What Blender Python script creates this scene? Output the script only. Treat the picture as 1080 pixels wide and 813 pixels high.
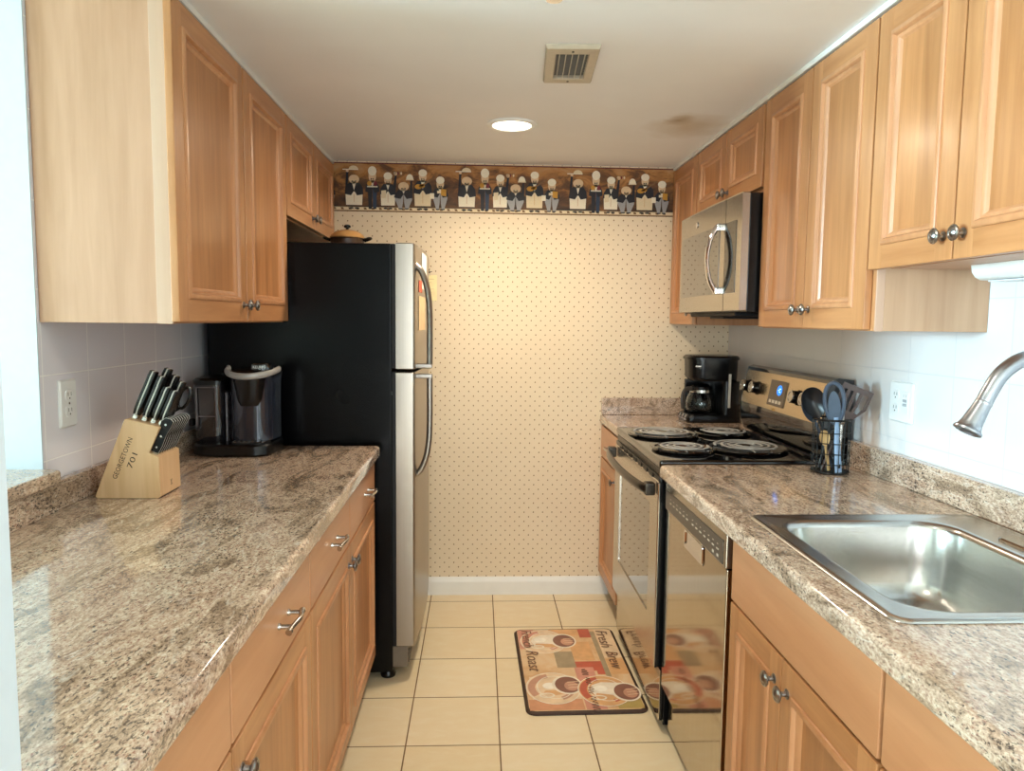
import bpy, bmesh, math, random
from mathutils import Vector, Matrix
PI = math.pi
S = bpy.context.scene
COL = S.collection
for o in list(bpy.data.objects):
    bpy.data.objects.remove(o)

# ------------------------------------------------------------------ camera
W_PX = 1080
F_PX = 773.741
CAM_H = 1.374
PITCH, YAW, ROLL = [math.radians(a) for a in (5.103, 2.642, 0.6355)]
fwd = Vector((math.sin(YAW)*math.cos(PITCH), math.cos(YAW)*math.cos(PITCH), -math.sin(PITCH)))
right0 = Vector((math.cos(YAW), -math.sin(YAW), 0))
up0 = right0.cross(fwd)
right = right0*math.cos(ROLL) + up0*math.sin(ROLL)
up = up0*math.cos(ROLL) - right0*math.sin(ROLL)
cd = bpy.data.cameras.new('camera')
cd.sensor_width = 36
cd.lens = F_PX/W_PX*36
cd.clip_start = .02
cam = bpy.data.objects.new('camera', cd)
COL.objects.link(cam)
R = Matrix((right, up, -fwd)).transposed().to_4x4()
cam.matrix_world = Matrix.Translation((0, 0, CAM_H)) @ R
S.camera = cam

# ------------------------------------------------------------------ light
S.view_settings.view_transform = 'Standard'
S.view_settings.look = 'None'
S.view_settings.gamma = 1
S.view_settings.use_curve_mapping = False
S.view_settings.exposure = 0.0

world = bpy.data.worlds.new('world')
S.world = world
world.use_nodes = True
wn = world.node_tree.nodes['Background']
wn.inputs[0].default_value = (.80, .92, 1, 1)
wn.inputs[1].default_value = .5

D = 3.587          # back wall
ZC = 2.1155        # ceiling
XL, XR = -1.012, 1.236
XFAR = -7.7        # far wall of the next room
YREAR = -2.9

def area(name, loc, direction, sx, sy, power, color, spread=PI):
    l = bpy.data.lights.new(name, 'AREA')
    l.shape = 'RECTANGLE'
    l.size, l.size_y = sx, sy
    l.energy = power
    l.color = color
    l.spread = spread
    o = bpy.data.objects.new(name, l)
    COL.objects.link(o)
    o.location = loc
    o.rotation_euler = Vector(direction).to_track_quat('-Z', 'Y').to_euler()
    return o

# daylight in the dining room's window (left, seen only by its light) and an added fill lamp behind
P_SIDE, P_REAR, P_CAN, P_CAN2 = 900, 84, 14, 3.6
area('side_window_daylight', (XFAR+.12, .30, 1.56), (1, .12, -.06), 1.3, 1.0, P_SIDE, (.53, .83, 1))
area('rear_fill_daylight', (-.2, YREAR+.12, 1.10), (0, 1, -.02), 2.2, 2.0, P_REAR, (.84, .91, 1))  # soft fill added behind the camera; no door is seen there

# ------------------------------------------------------------------ helpers
OFF = {}           # root offset of every object, so that parts are written in room coordinates

class MB:
    def __init__(self):
        self.bm = bmesh.new()
    def _m(self, faces, m):
        for f in faces:
            f.material_index = m
    def box(self, x0, x1, y0, y1, z0, z1, r=0, m=0, seg=2):
        x0, x1 = min(x0, x1), max(x0, x1); y0, y1 = min(y0, y1), max(y0, y1); z0, z1 = min(z0, z1), max(z0, z1)
        bm = self.bm
        n0 = len(bm.faces)
        v = bmesh.ops.create_cube(bm, size=1)['verts']
        for q in v:
            q.co = Vector(((x0+x1)/2+q.co.x*(x1-x0), (y0+y1)/2+q.co.y*(y1-y0), (z0+z1)/2+q.co.z*(z1-z0)))
        r = min(r, (x1-x0)*.49, (y1-y0)*.49, (z1-z0)*.49)
        if r > 0:
            es = list({e for q in v for e in q.link_edges})
            bmesh.ops.bevel(bm, geom=es, offset=r, offset_type='OFFSET', segments=seg, profile=.5, affect='EDGES', clamp_overlap=True)
        bm.faces.ensure_lookup_table()
        self._m(bm.faces[n0:], m)
        return self
    def loops(self, rings, m=0, cap0=True, cap1=True, closed=True):
        """skin a list of point rings with quads"""
        bm = self.bm
        vr = [[bm.verts.new(p) for p in ring] for ring in rings]
        fs = []
        n = len(vr[0])
        for a, b in zip(vr, vr[1:]):
            for i in range(n if closed else n-1):
                j = (i+1) % n
                try:
                    fs.append(bm.faces.new((a[i], a[j], b[j], b[i])))
                except ValueError:
                    pass
        if cap0: fs.append(bm.faces.new(list(reversed(vr[0]))))
        if cap1: fs.append(bm.faces.new(vr[-1]))
        self._m(fs, m)
        return vr
    def lathe(self, prof, org, axis=(0, 0, 1), m=0, seg=24, cap0=True, cap1=True):
        ax = Vector(axis).normalized()
        e1 = ax.orthogonal().normalized(); e2 = ax.cross(e1)
        org = Vector(org)
        rings = []
        for r, h in prof:
            r = max(r, 1e-5)
            rings.append([org+ax*h+(e1*math.cos(2*PI*k/seg)+e2*math.sin(2*PI*k/seg))*r for k in range(seg)])
        self.loops(rings, m, cap0, cap1)
        return self
    def tube(self, pts, rad, m=0, seg=10, flat=None, closed=False):
        """tube along points; rad number or list; flat = (normal, factor) squeezes along a direction"""
        pts = [Vector(p) for p in pts]
        n = len(pts)
        rads = rad if isinstance(rad, (list, tuple)) else [rad]*n
        rings = []
        prev = None
        for i, p in enumerate(pts):
            if closed:
                t = pts[(i+1) % n]-pts[i-1]
            else:
                t = pts[min(i+1, n-1)]-pts[max(i-1, 0)]
            t.normalize()
            if prev is None:
                a = t.orthogonal().normalized()
            else:
                a = prev-t*prev.dot(t)
                a = a.normalized() if a.length > 1e-6 else t.orthogonal().normalized()
            prev = a
            b = t.cross(a)
            ring = []
            for k in range(seg):
                d = (a*math.cos(2*PI*k/seg)+b*math.sin(2*PI*k/seg))*rads[i]
                if flat:
                    nn = Vector(flat[0]).normalized()
                    d = d-nn*d.dot(nn)*(1-flat[1])
                ring.append(p+d)
            rings.append(ring)
        if closed:
            rings.append(rings[0])
            self.loops(rings, m, False, False)
        else:
            self.loops(rings, m)
        return self
    def prism(self, poly, f, d0, d1, m=0, r=0):
        """extrude a 2-D polygon; f(a, b, d) maps to room coordinates"""
        rings = [[Vector(f(a, b, d)) for a, b in poly] for d in (d0, d1)]
        self.loops(rings, m)
        return self
    def face(self, pts, m=0):
        f = self.bm.faces.new([self.bm.verts.new(p) for p in pts])
        f.material_index = m
        return self
    def slab(self, plan, z0, z1, rt, rb, m=0, hole=None):
        """plan polygon (counter-clockwise) with rounded-over edges, optionally with a hole"""
        n = len(plan)
        def inset(d):
            out = []
            for i in range(n):
                p0, p1, p2 = [Vector(plan[(i+k) % n]) for k in (-1, 0, 1)]
                a = (p1-p0).normalized(); b = (p2-p1).normalized()
                na = Vector((-a.y, a.x)); nb = Vector((-b.y, b.x))
                s = na+nb
                out.append(p1+s*(d/max(.2, s.dot(na))))
            return out
        prof = [(rb*(1-math.sin(k*PI/6)), z0+rb*(1-math.cos(k*PI/6))) for k in range(4)]
        prof += [(rt*(1-math.cos(k*PI/8)), z1-rt*(1-math.sin(k*PI/8))) for k in range(5)]
        rings = [[Vector((p.x, p.y, z)) for p in inset(d)] for d, z in prof]
        bm = self.bm
        if not hole:
            self.loops(rings, m)
            return self
        vr = self.loops(rings, m, False, False)
        hv = [[bm.verts.new((x, y, z)) for x, y in hole] for z in (z0, z1)]
        fs = []
        for i in range(len(hole)):
            j = (i+1) % len(hole)
            fs.append(bm.faces.new((hv[0][j], hv[0][i], hv[1][i], hv[1][j])))
        for outer, inner in ((vr[0], hv[0]), (vr[-1], hv[1])):
            es = []
            for loop in (outer, inner):
                for i in range(len(loop)):
                    a, b = loop[i], loop[(i+1) % len(loop)]
                    e = bm.edges.get((a, b)) or bm.edges.new((a, b))
                    es.append(e)
            g = bmesh.ops.triangle_fill(bm, use_beauty=True, use_dissolve=False, edges=es)
            fs += [x for x in g['geom'] if isinstance(x, bmesh.types.BMFace)]
        self._m(fs, m)
        return self
    def text(self, s, size, org, rx, ux, m=0, depth=.0003, align='CENTER', shear=0, width=None):
        c = bpy.data.curves.new('t', 'FONT')
        c.body = s; c.size = size; c.align_x = align; c.align_y = 'CENTER'; c.shear = shear
        c.resolution_u = 2
        o = bpy.data.objects.new('t', c)
        COL.objects.link(o)
        bpy.context.view_layer.update()
        me = bpy.data.meshes.new_from_object(o.evaluated_get(bpy.context.evaluated_depsgraph_get()))
        bpy.data.objects.remove(o)
        k = 1
        if width and len(me.vertices):
            xs = [v.co.x for v in me.vertices]
            k = width/max(1e-6, max(xs)-min(xs))
        rx, ux = Vector(rx).normalized(), Vector(ux).normalized()
        nn = rx.cross(ux)
        vs = [self.bm.verts.new(Vector(org)+rx*v.co.x*k+ux*v.co.y+nn*depth) for v in me.vertices]
        for p in me.polygons:
            try:
                f = self.bm.faces.new([vs[i] for i in p.vertices]); f.material_index = m
            except ValueError:
                pass
        bpy.data.meshes.remove(me)
        return self
    def xform(self, M):
        bmesh.ops.transform(self.bm, matrix=M, verts=self.bm.verts)
        return self
    def obj(self, name, mats, parent=None, label=None, smooth=35, base=None):
        if not isinstance(mats, (list, tuple)):
            mats = [mats]
        off = OFF[parent.name] if parent else Vector(base if base is not None else (0, 0, 0))
        bmesh.ops.translate(self.bm, vec=-off, verts=self.bm.verts)
        bmesh.ops.recalc_face_normals(self.bm, faces=self.bm.faces)
        me = bpy.data.meshes.new(name)
        self.bm.to_mesh(me)
        self.bm.free()
        for x in mats:
            me.materials.append(x)
        if smooth:
            for p in me.polygons:
                p.use_smooth = True
            me.set_sharp_from_angle(angle=math.radians(smooth))
        o = bpy.data.objects.new(name, me)
        COL.objects.link(o)
        if smooth:
            w = o.modifiers.new('weighted normals', 'WEIGHTED_NORMAL')
            w.keep_sharp = True
        if parent:
            o.parent = parent
        else:
            o.location = off
        OFF[o.name] = off
        if label:
            o['label'] = label
        return o

def tag(o, label, cat, group=None):
    o['label'] = label
    o['category'] = cat
    if group:
        o['group'] = group
    return o

def thing(name, label, cat, loc, group=None):
    o = bpy.data.objects.new(name, None)
    o.empty_display_size = .05
    COL.objects.link(o)
    o.location = loc
    OFF[o.name] = Vector(loc)
    return tag(o, label, cat, group)

def struct(o):
    o['kind'] = 'structure'
    return o

def copy_thing(root, loc, label):
    r = root.copy()
    COL.objects.link(r)
    r.location = loc
    r['label'] = label
    for ch in root.children:
        c = ch.copy(); COL.objects.link(c); c.parent = r
        for g in ch.children:
            d = g.copy(); COL.objects.link(d); d.parent = c
    return r

def rrect(x0, x1, y0, y1, r, n=6):
    out = []
    for cx, cy, a0 in ((x1-r, y1-r, 0), (x0+r, y1-r, 90), (x0+r, y0+r, 180), (x1-r, y0+r, 270)):
        for k in range(n+1):
            a = math.radians(a0+90*k/n)
            out.append((cx+r*math.cos(a), cy+r*math.sin(a)))
    return out

def ell(cx, cy, rx, ry, n=20, a0=0, a1=360):
    return [(cx+rx*math.cos(math.radians(a0+(a1-a0)*k/n)), cy+ry*math.sin(math.radians(a0+(a1-a0)*k/n))) for k in range(n+(a1-a0 != 360))]

def bez(pts, n=8):
    """smooth curve (Catmull-Rom) through points"""
    P = [Vector(p) for p in pts]
    P = [P[0]*2-P[1]]+P+[P[-1]*2-P[-2]]
    out = []
    for i in range(1, len(P)-2):
        a, b, c, d = P[i-1:i+3]
        for k in range(n):
            t = k/n
            out.append(.5*((2*b)+(c-a)*t+(2*a-5*b+4*c-d)*t*t+(3*b-3*c+d-a)*t**3))
    out.append(P[-2])
    return out

# ------------------------------------------------------------------ materials
def srgb(*c):
    return tuple((x/255/12.92 if x/255 <= .04045 else ((x/255+.055)/1.055)**2.4) for x in c)+(1,)

class NT:
    def __init__(self, name):
        self.mat = bpy.data.materials.new(name)
        self.mat.use_nodes = True
        self.t = self.mat.node_tree
        self.b = self.t.nodes['Principled BSDF']
    def n(self, typ, **kw):
        x = self.t.nodes.new(typ)
        for k, v in kw.items():
            setattr(x, k, v)
        return x
    def l(self, a, b):
        self.t.links.new(a, b)
    def coords(self, scale=(1, 1, 1), loc=(0, 0, 0), kind='Object'):
        tc = self.n('ShaderNodeTexCoord'); mp = self.n('ShaderNodeMapping')
        mp.inputs['Scale'].default_value = scale
        mp.inputs['Location'].default_value = loc
        self.l(tc.outputs[kind], mp.inputs['Vector'])
        return mp.outputs['Vector']
    def noise(self, vec, scale, detail=4, rough=.5, dist=0):
        x = self.n('ShaderNodeTexNoise')
        x.inputs['Scale'].default_value = scale; x.inputs['Detail'].default_value = detail
        x.inputs['Roughness'].default_value = rough; x.inputs['Distortion'].default_value = dist
        self.l(vec, x.inputs['Vector'])
        return x.outputs['Fac']
    def ramp(self, fac, stops, interp='LINEAR'):
        x = self.n('ShaderNodeValToRGB')
        x.color_ramp.interpolation = interp
        el = x.color_ramp.elements
        while len(el) < len(stops):
            el.new(.5)
        for e, (p, c) in zip(el, stops):
            e.position = p
            e.color = c if len(c) == 4 else tuple(c)+(1,)
        self.l(fac, x.inputs['Fac'])
        return x.outputs['Color']
    def mix(self, fac, a, b, mode='MIX'):
        x = self.n('ShaderNodeMix', data_type='RGBA', blend_type=mode)
        for s, v in ((x.inputs[0], fac), (x.inputs[6], a), (x.inputs[7], b)):
            if hasattr(v, 'node'):
                self.l(v, s)
            else:
                s.default_value = v
        return x.outputs[2]
    def math(self, op, a, b=0, c=None):
        x = self.n('ShaderNodeMath', operation=op)
        for i, v in enumerate((a, b) if c is None else (a, b, c)):
            if hasattr(v, 'node'):
                self.l(v, x.inputs[i])
            else:
                x.inputs[i].default_value = v
        return x.outputs[0]
    def bump(self, h, strength=.1, dist=.002):
        x = self.n('ShaderNodeBump')
        x.inputs['Strength'].default_value = strength; x.inputs['Distance'].default_value = dist
        self.l(h, x.inputs['Height'])
        self.l(x.outputs['Normal'], self.b.inputs['Normal'])
    def set(self, **kw):
        for k, v in kw.items():
            k = {'color': 'Base Color', 'rough': 'Roughness', 'metal': 'Metallic', 'coat': 'Coat Weight', 'coat_rough': 'Coat Roughness',
                 'spec': 'Specular IOR Level', 'trans': 'Transmission Weight', 'ior': 'IOR', 'alpha': 'Alpha', 'aniso': 'Anisotropic'}[k]
            if hasattr(v, 'node'):
                self.l(v, self.b.inputs[k])
            else:
                self.b.inputs[k].default_value = v
        return self

def plain(name, col, rough=.5, metal=0, var=.06, scale=40, **kw):
    """a plain surface with a slight procedural mottling"""
    t = NT(name)
    f = t.noise(t.coords(), scale, 3)
    c = srgb(*col)
    d = tuple(x*(1-var) for x in c[:3])+(1,)
    e = tuple(min(1, x*(1+var)) for x in c[:3])+(1,)
    t.set(color=t.ramp(f, [(.3, d), (.7, e)]), rough=rough, metal=metal, **kw)
    return t.mat

def wood(name, base, dark, axis, strips=True, rough=.38, coat=.25):
    """maple with fine grain running along axis (0, 1, 2); glued boards lie across it"""
    t = NT(name)
    sc = [26, 26, 26]; sc[axis] = 1.6
    f1 = t.noise(t.coords(sc), 1.6, 6, .6, .4)
    sc2 = [7, 7, 7]; sc2[axis] = 1.3
    f2 = t.noise(t.coords(sc2, (3, 1, 7)), 1.5, 3, .5, 1.2)
    f = t.math('ADD', t.math('MULTIPLY', f1, .55), t.math('MULTIPLY', f2, .45))
    b, d = srgb(*base), srgb(*dark)
    mid = tuple((x+y)/2 for x, y in zip(b, d))
    c = t.ramp(f, [(.30, d), (.45, mid), (.62, b)])
    if strips:
        tc = t.n('ShaderNodeTexCoord'); sp = t.n('ShaderNodeSeparateXYZ')
        t.l(tc.outputs['Object'], sp.inputs[0])
        q = sp.outputs[1 if axis == 2 else 2]
        wv = t.math('FLOOR', t.math('MULTIPLY', q, 13))
        wn_ = t.n('ShaderNodeTexWhiteNoise', noise_dimensions='1D')
        t.l(wv, wn_.inputs['W'])
        k = t.math('MULTIPLY_ADD', wn_.outputs['Value'], .16, .90)
        cb = t.n('ShaderNodeCombineColor')
        for i in range(3):
            t.l(k, cb.inputs[i])
        c = t.mix(1, c, cb.outputs[0], 'MULTIPLY')
    t.set(color=c, rough=rough, coat=coat, coat_rough=.22)
    t.bump(f1, .05, .001)
    return t.mat

M = {}
MB_, MD_ = (199, 142, 93), (168, 111, 65)
M['maple_v'] = wood('maple upright grain', MB_, MD_, 2, False)
M['maple_h'] = wood('maple level grain', MB_, MD_, 1, False)
M['maple_panel'] = wood('maple glued panel', (195, 136, 86), (160, 103, 58), 2, True)
M['maple_drawer'] = wood('maple drawer front', (205, 148, 106), (192, 134, 92), 1, False)
M['maple_bead'] = wood('maple bead moulding', (200, 144, 100), (178, 120, 78), 2, False)
M['maple_side'] = wood('pale maple side panel', (200, 156, 126), (182, 138, 106), 2, False, .45, .1)
M['maple_edge'] = wood('pinkish maple edge strip', (206, 172, 148), (196, 160, 134), 2, False, .5, .05)
M['maple_dull'] = wood('dull brown cabinet veneer', (202, 166, 134), (184, 146, 114), 2, False, .5, .05)
M['block_wood'] = wood('knife block wood', (226, 186, 142), (206, 160, 112), 2, False, .45, .1)
M['spoon_wood'] = wood('wooden spoon', (214, 178, 120), (190, 150, 96), 2, False, .6, 0)
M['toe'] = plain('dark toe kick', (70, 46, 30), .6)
M['black'] = plain('black plastic', (9, 9, 10), .26, spec=.4)
M['black_matt'] = plain('matt black plastic', (15, 15, 17), .5, spec=.3)
M['black_gloss'] = plain('black enamel', (6, 6, 7), .07, coat=.6, coat_rough=.04)
M['rubber'] = plain('dark rubber', (26, 22, 20), .7)
M['white'] = plain('white plastic', (240, 240, 236), .35, var=.02)
M['white_paint'] = plain('white paint', (236, 234, 226), .4, var=.02, scale=15)
M['chrome'] = plain('chrome', (225, 225, 228), .08, 1, .02)
M['pewter'] = plain('pewter', (150, 148, 146), .28, 1, .12, 90)
M['nickel'] = plain('satin nickel', (186, 182, 176), .24, 1, .03)
M['grey_enamel'] = plain('grey vent', (188, 178, 160), .45, .2)
M['hole_shade'] = plain('painted hole shade', (12, 11, 10), .8)  # near-black colour paints the shade inside openings

def steel(name, col, rough, axis, bump=.02, coat=0):
    t = NT(name)
    sc = [240, 240, 240]; sc[axis] = 2.5
    f = t.noise(t.coords(sc), 1, 3, .6)
    c = srgb(*col)
    t.set(color=t.ramp(f, [(.2, tuple(x*.90 for x in c[:3])), (.8, tuple(min(1, x*1.06) for x in c[:3]))]),
          rough=t.math('MULTIPLY_ADD', f, .06, rough-.03), metal=1, coat=coat)
    t.bump(f, bump, .0005)
    return t.mat
M['steel'] = steel('brushed steel', (190, 184, 174), .24, 1)
M['steel_v'] = steel('brushed steel upright', (200, 192, 180), .26, 2)
M['steel_mirror'] = steel('polished steel', (186, 174, 156), .085, 2, .004)
M['steel_sink'] = steel('satin sink steel', (196, 194, 190), .24, 1, .03)
M['tang'] = plain('bright tang', (214, 211, 204), .35, .2)
M['silver'] = plain('satin silver plastic', (172, 169, 164), .38, .35)
M['faucet'] = plain('brushed faucet steel', (168, 170, 176), .28, 1, .03)
M['fridge_handle'] = plain('grey handle metal', (150, 142, 134), .3, .9)

def fridge_black():
    t = NT('textured black fridge side')
    v = t.coords()
    f = t.noise(v, 260, 2, .5)
    g = t.noise(v, 3, 3, .6)
    t.set(color=t.ramp(g, [(.3, srgb(4, 4, 5)), (.8, srgb(9, 9, 10))]), rough=t.math('MULTIPLY_ADD', g, .2, .14), spec=.15)
    t.bump(f, .25, .0012)
    return t.mat
M['fridge_black'] = fridge_black()

def granite():
    t = NT('granite')
    flow = t.noise(t.coords((11, 3.2, 11), (2, 5, 1)), 1.0, 6, .66, 1.6)       # slow bands along the counter
    base = t.ramp(flow, [(.28, srgb(108, 96, 86)), (.42, srgb(160, 143, 127)), (.53, srgb(208, 193, 179)), (.64, srgb(168, 146, 130)), (.78, srgb(228, 222, 216))])
    fine = t.noise(t.coords((210, 110, 210)), 1, 5, .75)
    c = t.mix(.8, base, t.ramp(fine, [(.35, srgb(52, 44, 40)), (.47, srgb(178, 164, 150)), (.60, srgb(216, 206, 194)), (.72, srgb(250, 248, 242))]), 'OVERLAY')
    # dark mica grains of uneven size and outline, gathered in drifts
    slow = t.noise(t.coords((5, 2.2, 5), (8, 2, 3)), 1.2, 4, .6)
    grain = t.noise(t.coords((200, 105, 200), (3, 3, 3)), 1, 3, .6, .4)
    thr = t.math('MULTIPLY_ADD', slow, -.34, .758)
    fleck = t.math('MULTIPLY', t.math('SUBTRACT', grain, thr), 22)
    fl = t.n('ShaderNodeClamp'); t.l(fleck, fl.inputs[0])
    c = t.mix(t.math('MULTIPLY', fl.outputs[0], .82), c, srgb(54, 47, 44))
    streak = t.noise(t.coords((34, 9, 34), (1, 9, 4)), 1.1, 6, .68, 2.2)
    c = t.mix(t.ramp(streak, [(.57, (0, 0, 0, 1)), (.70, (.6, .6, .6, 1))]), c, srgb(238, 228, 212))
    rust = t.noise(t.coords((13, 8, 13), (5, 3, 8)), 1.3, 6, .75, .8)
    c = t.mix(t.ramp(rust, [(.64, (0, 0, 0, 1)), (.78, (.40, .40, .40, 1))]), c, srgb(146, 90, 54))
    t.set(color=c, rough=.10, coat=.5, coat_rough=.05)
    return t.mat
M['granite'] = granite()

def floor_tile():
    t = NT('cream floor tile')
    s = .305
    br = t.n('ShaderNodeTexBrick', offset=0, squash=1)
    t.l(t.coords((1, 1, 1), (.2266+s*10, -3.4881+s*20, 0), 'Object'), br.inputs['Vector'])
    br.inputs['Scale'].default_value = 1
    br.inputs['Brick Width'].default_value = s; br.inputs['Row Height'].default_value = s
    br.inputs['Mortar Size'].default_value = .0024; br.inputs['Mortar Smooth'].default_value = .1
    br.inputs['Color1'].default_value = srgb(236, 222, 198); br.inputs['Color2'].default_value = srgb(229, 213, 187)
    br.inputs['Mortar'].default_value = srgb(116, 92, 58)
    f = t.noise(t.coords((4, 9, 4)), 3, 5, .6, .6)
    c = t.mix(.35, br.outputs['Color'], t.ramp(f, [(.3, srgb(176, 150, 112)), (.5, srgb(190, 170, 134)), (.75, srgb(222, 206, 176))]), 'OVERLAY')
    t.set(color=c, rough=t.math('MULTIPLY_ADD', br.outputs['Fac'], .4, .32))
    t.bump(t.math('SUBTRACT', 1, br.outputs['Fac']), .4, .002)
    return t.mat
M['floor'] = floor_tile()

def wall_tile(name, y0, z0, col, mortar):
    t = NT(name)
    s = .2005
    tc = t.n('ShaderNodeTexCoord'); sp = t.n('ShaderNodeSeparateXYZ'); cb = t.n('ShaderNodeCombineXYZ')
    t.l(tc.outputs['Object'], sp.inputs[0])
    t.l(t.math('ADD', sp.outputs[1], s*20-y0), cb.inputs[0]); t.l(t.math('ADD', sp.outputs[2], s*20-z0), cb.inputs[1])
    br = t.n('ShaderNodeTexBrick', offset=0, squash=1)
    t.l(cb.outputs[0], br.inputs['Vector'])
    br.inputs['Scale'].default_value = 1
    br.inputs['Brick Width'].default_value = s; br.inputs['Row Height'].default_value = s
    br.inputs['Mortar Size'].default_value = .0016; br.inputs['Mortar Smooth'].default_value = .2
    br.inputs['Color1'].default_value = srgb(*col); br.inputs['Color2'].default_value = srgb(*[x-3 for x in col])
    br.inputs['Mortar'].default_value = srgb(*mortar)
    t.set(color=br.outputs['Color'], rough=t.math('MULTIPLY_ADD', br.outputs['Fac'], .4, .22))
    t.bump(t.math('SUBTRACT', 1, br.outputs['Fac']), .35, .001)
    return t.mat
M['tile_left'] = wall_tile('glazed wall tile', 1.949, 1.232, (238, 235, 240), (250, 248, 246))
M['tile_right'] = wall_tile('glazed wall tile by sink', 2.05, 1.238, (228, 226, 224), (206, 206, 206))

def wallpaper():
    t = NT('dotted wallpaper')
    tc = t.n('ShaderNodeTexCoord'); sp = t.n('ShaderNodeSeparateXYZ')
    t.l(tc.outputs['Object'], sp.inputs[0])
    p = .0465
    def dots(ox, oz, big):
        fx = t.math('SUBTRACT', t.math('FRACT', t.math('MULTIPLY_ADD', sp.outputs[0], 1/p, 50+ox)), .5)
        fz = t.math('SUBTRACT', t.math('FRACT', t.math('MULTIPLY_ADD', sp.outputs[2], 1/p, 50+oz)), .5)
        d = t.math('ADD', t.math('MULTIPLY', t.math('ABSOLUTE', fx), 1.3), t.math('MULTIPLY', t.math('ABSOLUTE', fz), 1.0))
        return t.math('LESS_THAN', d, big)
    f = t.math('MAXIMUM', dots(0, 0, .10), dots(.5, .5, .10))
    n = t.noise(t.coords(), 2, 2)
    c = t.ramp(n, [(.3, srgb(230, 210, 178)), (.7, srgb(236, 217, 186))])
    t.set(color=t.mix(f, c, srgb(140, 104, 66)), rough=.6)
    return t.mat
M['wallpaper'] = wallpaper()

def ceiling_mat():
    t = NT('painted ceiling')
    n = t.noise(t.coords(), 3, 3)
    c = t.ramp(n, [(.3, srgb(240, 239, 238)), (.7, srgb(245, 244, 243))])
    tc = t.n('ShaderNodeTexCoord')
    wob = t.noise(t.coords(), 9, 3)
    def blob(x, y, rx, ry, k):
        mp = t.n('ShaderNodeMapping'); mp.inputs['Location'].default_value = (-x/rx, -y/ry, 0); mp.inputs['Scale'].default_value = (1/rx, 1/ry, 0)
        t.l(tc.outputs['Object'], mp.inputs['Vector'])
        ln = t.n('ShaderNodeVectorMath', operation='LENGTH'); t.l(mp.outputs['Vector'], ln.inputs[0])
        d = t.math('ADD', ln.outputs['Value'], t.math('MULTIPLY_ADD', wob, .8, -.4))
        return t.ramp(d, [(.1, (k, k, k, 1)), (1, (0, 0, 0, 1))])
    c = t.mix(blob(.735, 2.76, .065, .075, .85), c, srgb(150, 116, 58))
    c = t.mix(blob(.79, 2.84, .17, .20, .6), c, srgb(188, 164, 120))
    t.set(color=c, rough=.75)
    return t.mat
M['ceiling'] = ceiling_mat()

def emit(name, col, strength):
    t = NT(name)
    e = t.n('ShaderNodeEmission')
    e.inputs[0].default_value = col; e.inputs[1].default_value = strength
    t.l(e.outputs[0], t.t.nodes['Material Output'].inputs['Surface'])
    return t.mat

def glass(name, col, rough=.02):
    t = NT(name)
    t.set(color=srgb(*col), rough=rough, trans=1, ior=1.3)
    return t.mat
M['glass_dark'] = glass('smoky clear plastic', (120, 118, 124), .05)
M['glass'] = glass('clear glass', (235, 240, 240))
# ------------------------------------------------------------------ the room
def wbox(name, x0, x1, y0, y1, z0, z1, mat, r=0):
    return struct(MB().box(x0, x1, y0, y1, z0, z1, r).obj(name, mat, smooth=0 if not r else 35))

wbox('floor', XFAR, XR+.12, YREAR, D+.1, -.08, 0, M['floor'])
wbox('ceiling', XFAR, XR+.12, YREAR, D+.1, ZC, ZC+.1, M['ceiling'])
wbox('wall_back', XL-.14, XR+.12, D, D+.1, 0, ZC, M['wallpaper'])
wbox('wall_right', XR, XR+.12, YREAR, D, 0, ZC, M['tile_right'])
wbox('wall_left', XL-.14, XL, 1.738, D, 0, ZC, M['tile_left'])
JAMB = plain('daylight tinted jamb white', (204, 211, 216), .5, var=.02)  # white wall; the daylight's grey blue is put into its colour
wbox('wall_left_end', XL-.14, XL-.0005, 1.7335, 1.7378, .984, ZC, JAMB)
wbox('wall_left_below_ledge', XL-.14, XL, .5, 1.738, 0, .984, M['white_paint'])
wbox('wall_front_left', XL-.14, -.316, .40, .50, 0, ZC, JAMB)
# the next room, lit by its window and the added rear fill lamp
wbox('wall_far_left', XFAR-.1, XFAR, YREAR, D+.1, 0, ZC, M['white_paint'])
wbox('wall_far_back', XFAR, XL-.14, D, D+.1, 0, ZC, M['white_paint'])
wbox('wall_rear', XFAR, XR+.12, YREAR-.1, YREAR, 0, ZC, M['white_paint'])
for n, (x0, x1, y0, y1, z0, z1, ax) in enumerate(((XFAR, XFAR+.05, -.41, 1.01, .98, 2.11, 0), (-1.36, .96, YREAR, YREAR+.05, .02, 2.09, 1))):
    m = MB()
    w = .06
    if ax == 0:
        m.box(x0, x1, y0, y1, z0, z0+w); m.box(x0, x1, y0, y1, z1-w*.5, z1); m.box(x0, x1, y0, y0+w, z0, z1); m.box(x0, x1, y1-w, y1, z0, z1)
    else:
        m.box(x0, x1, y0, y1, z0, z0+w); m.box(x0, x1, y0, y1, z1-w*.5, z1); m.box(x0, x0+w, y0, y1, z0, z1); m.box(x1-w, x1, y0, y1, z0, z1)
    struct(m.obj('window_%d' % (n+1), M['white'], smooth=0))  # the second frame surrounds the added rear fill lamp

# baseboard: profiled, along the back wall between fridge and cabinet
prof = [(0, 0), (.014, 0), (.014, .062), (.011, .074), (.006, .084), (.004, .09), (0, .09)]
m = MB(); m.prism(prof, lambda a, b, d: (d, D-a, b), -.30, .66)
struct(m.obj('baseboard_back', M['white_paint']))
# white strips where the cabinets meet the ceiling
wbox('trim_1', -.712, -.690, 1.742, D, 2.099, ZC, M['white_paint'], .003)
wbox('trim_2', .934, .956, 1.0, D, 2.099, ZC, M['white_paint'], .003)

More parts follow.
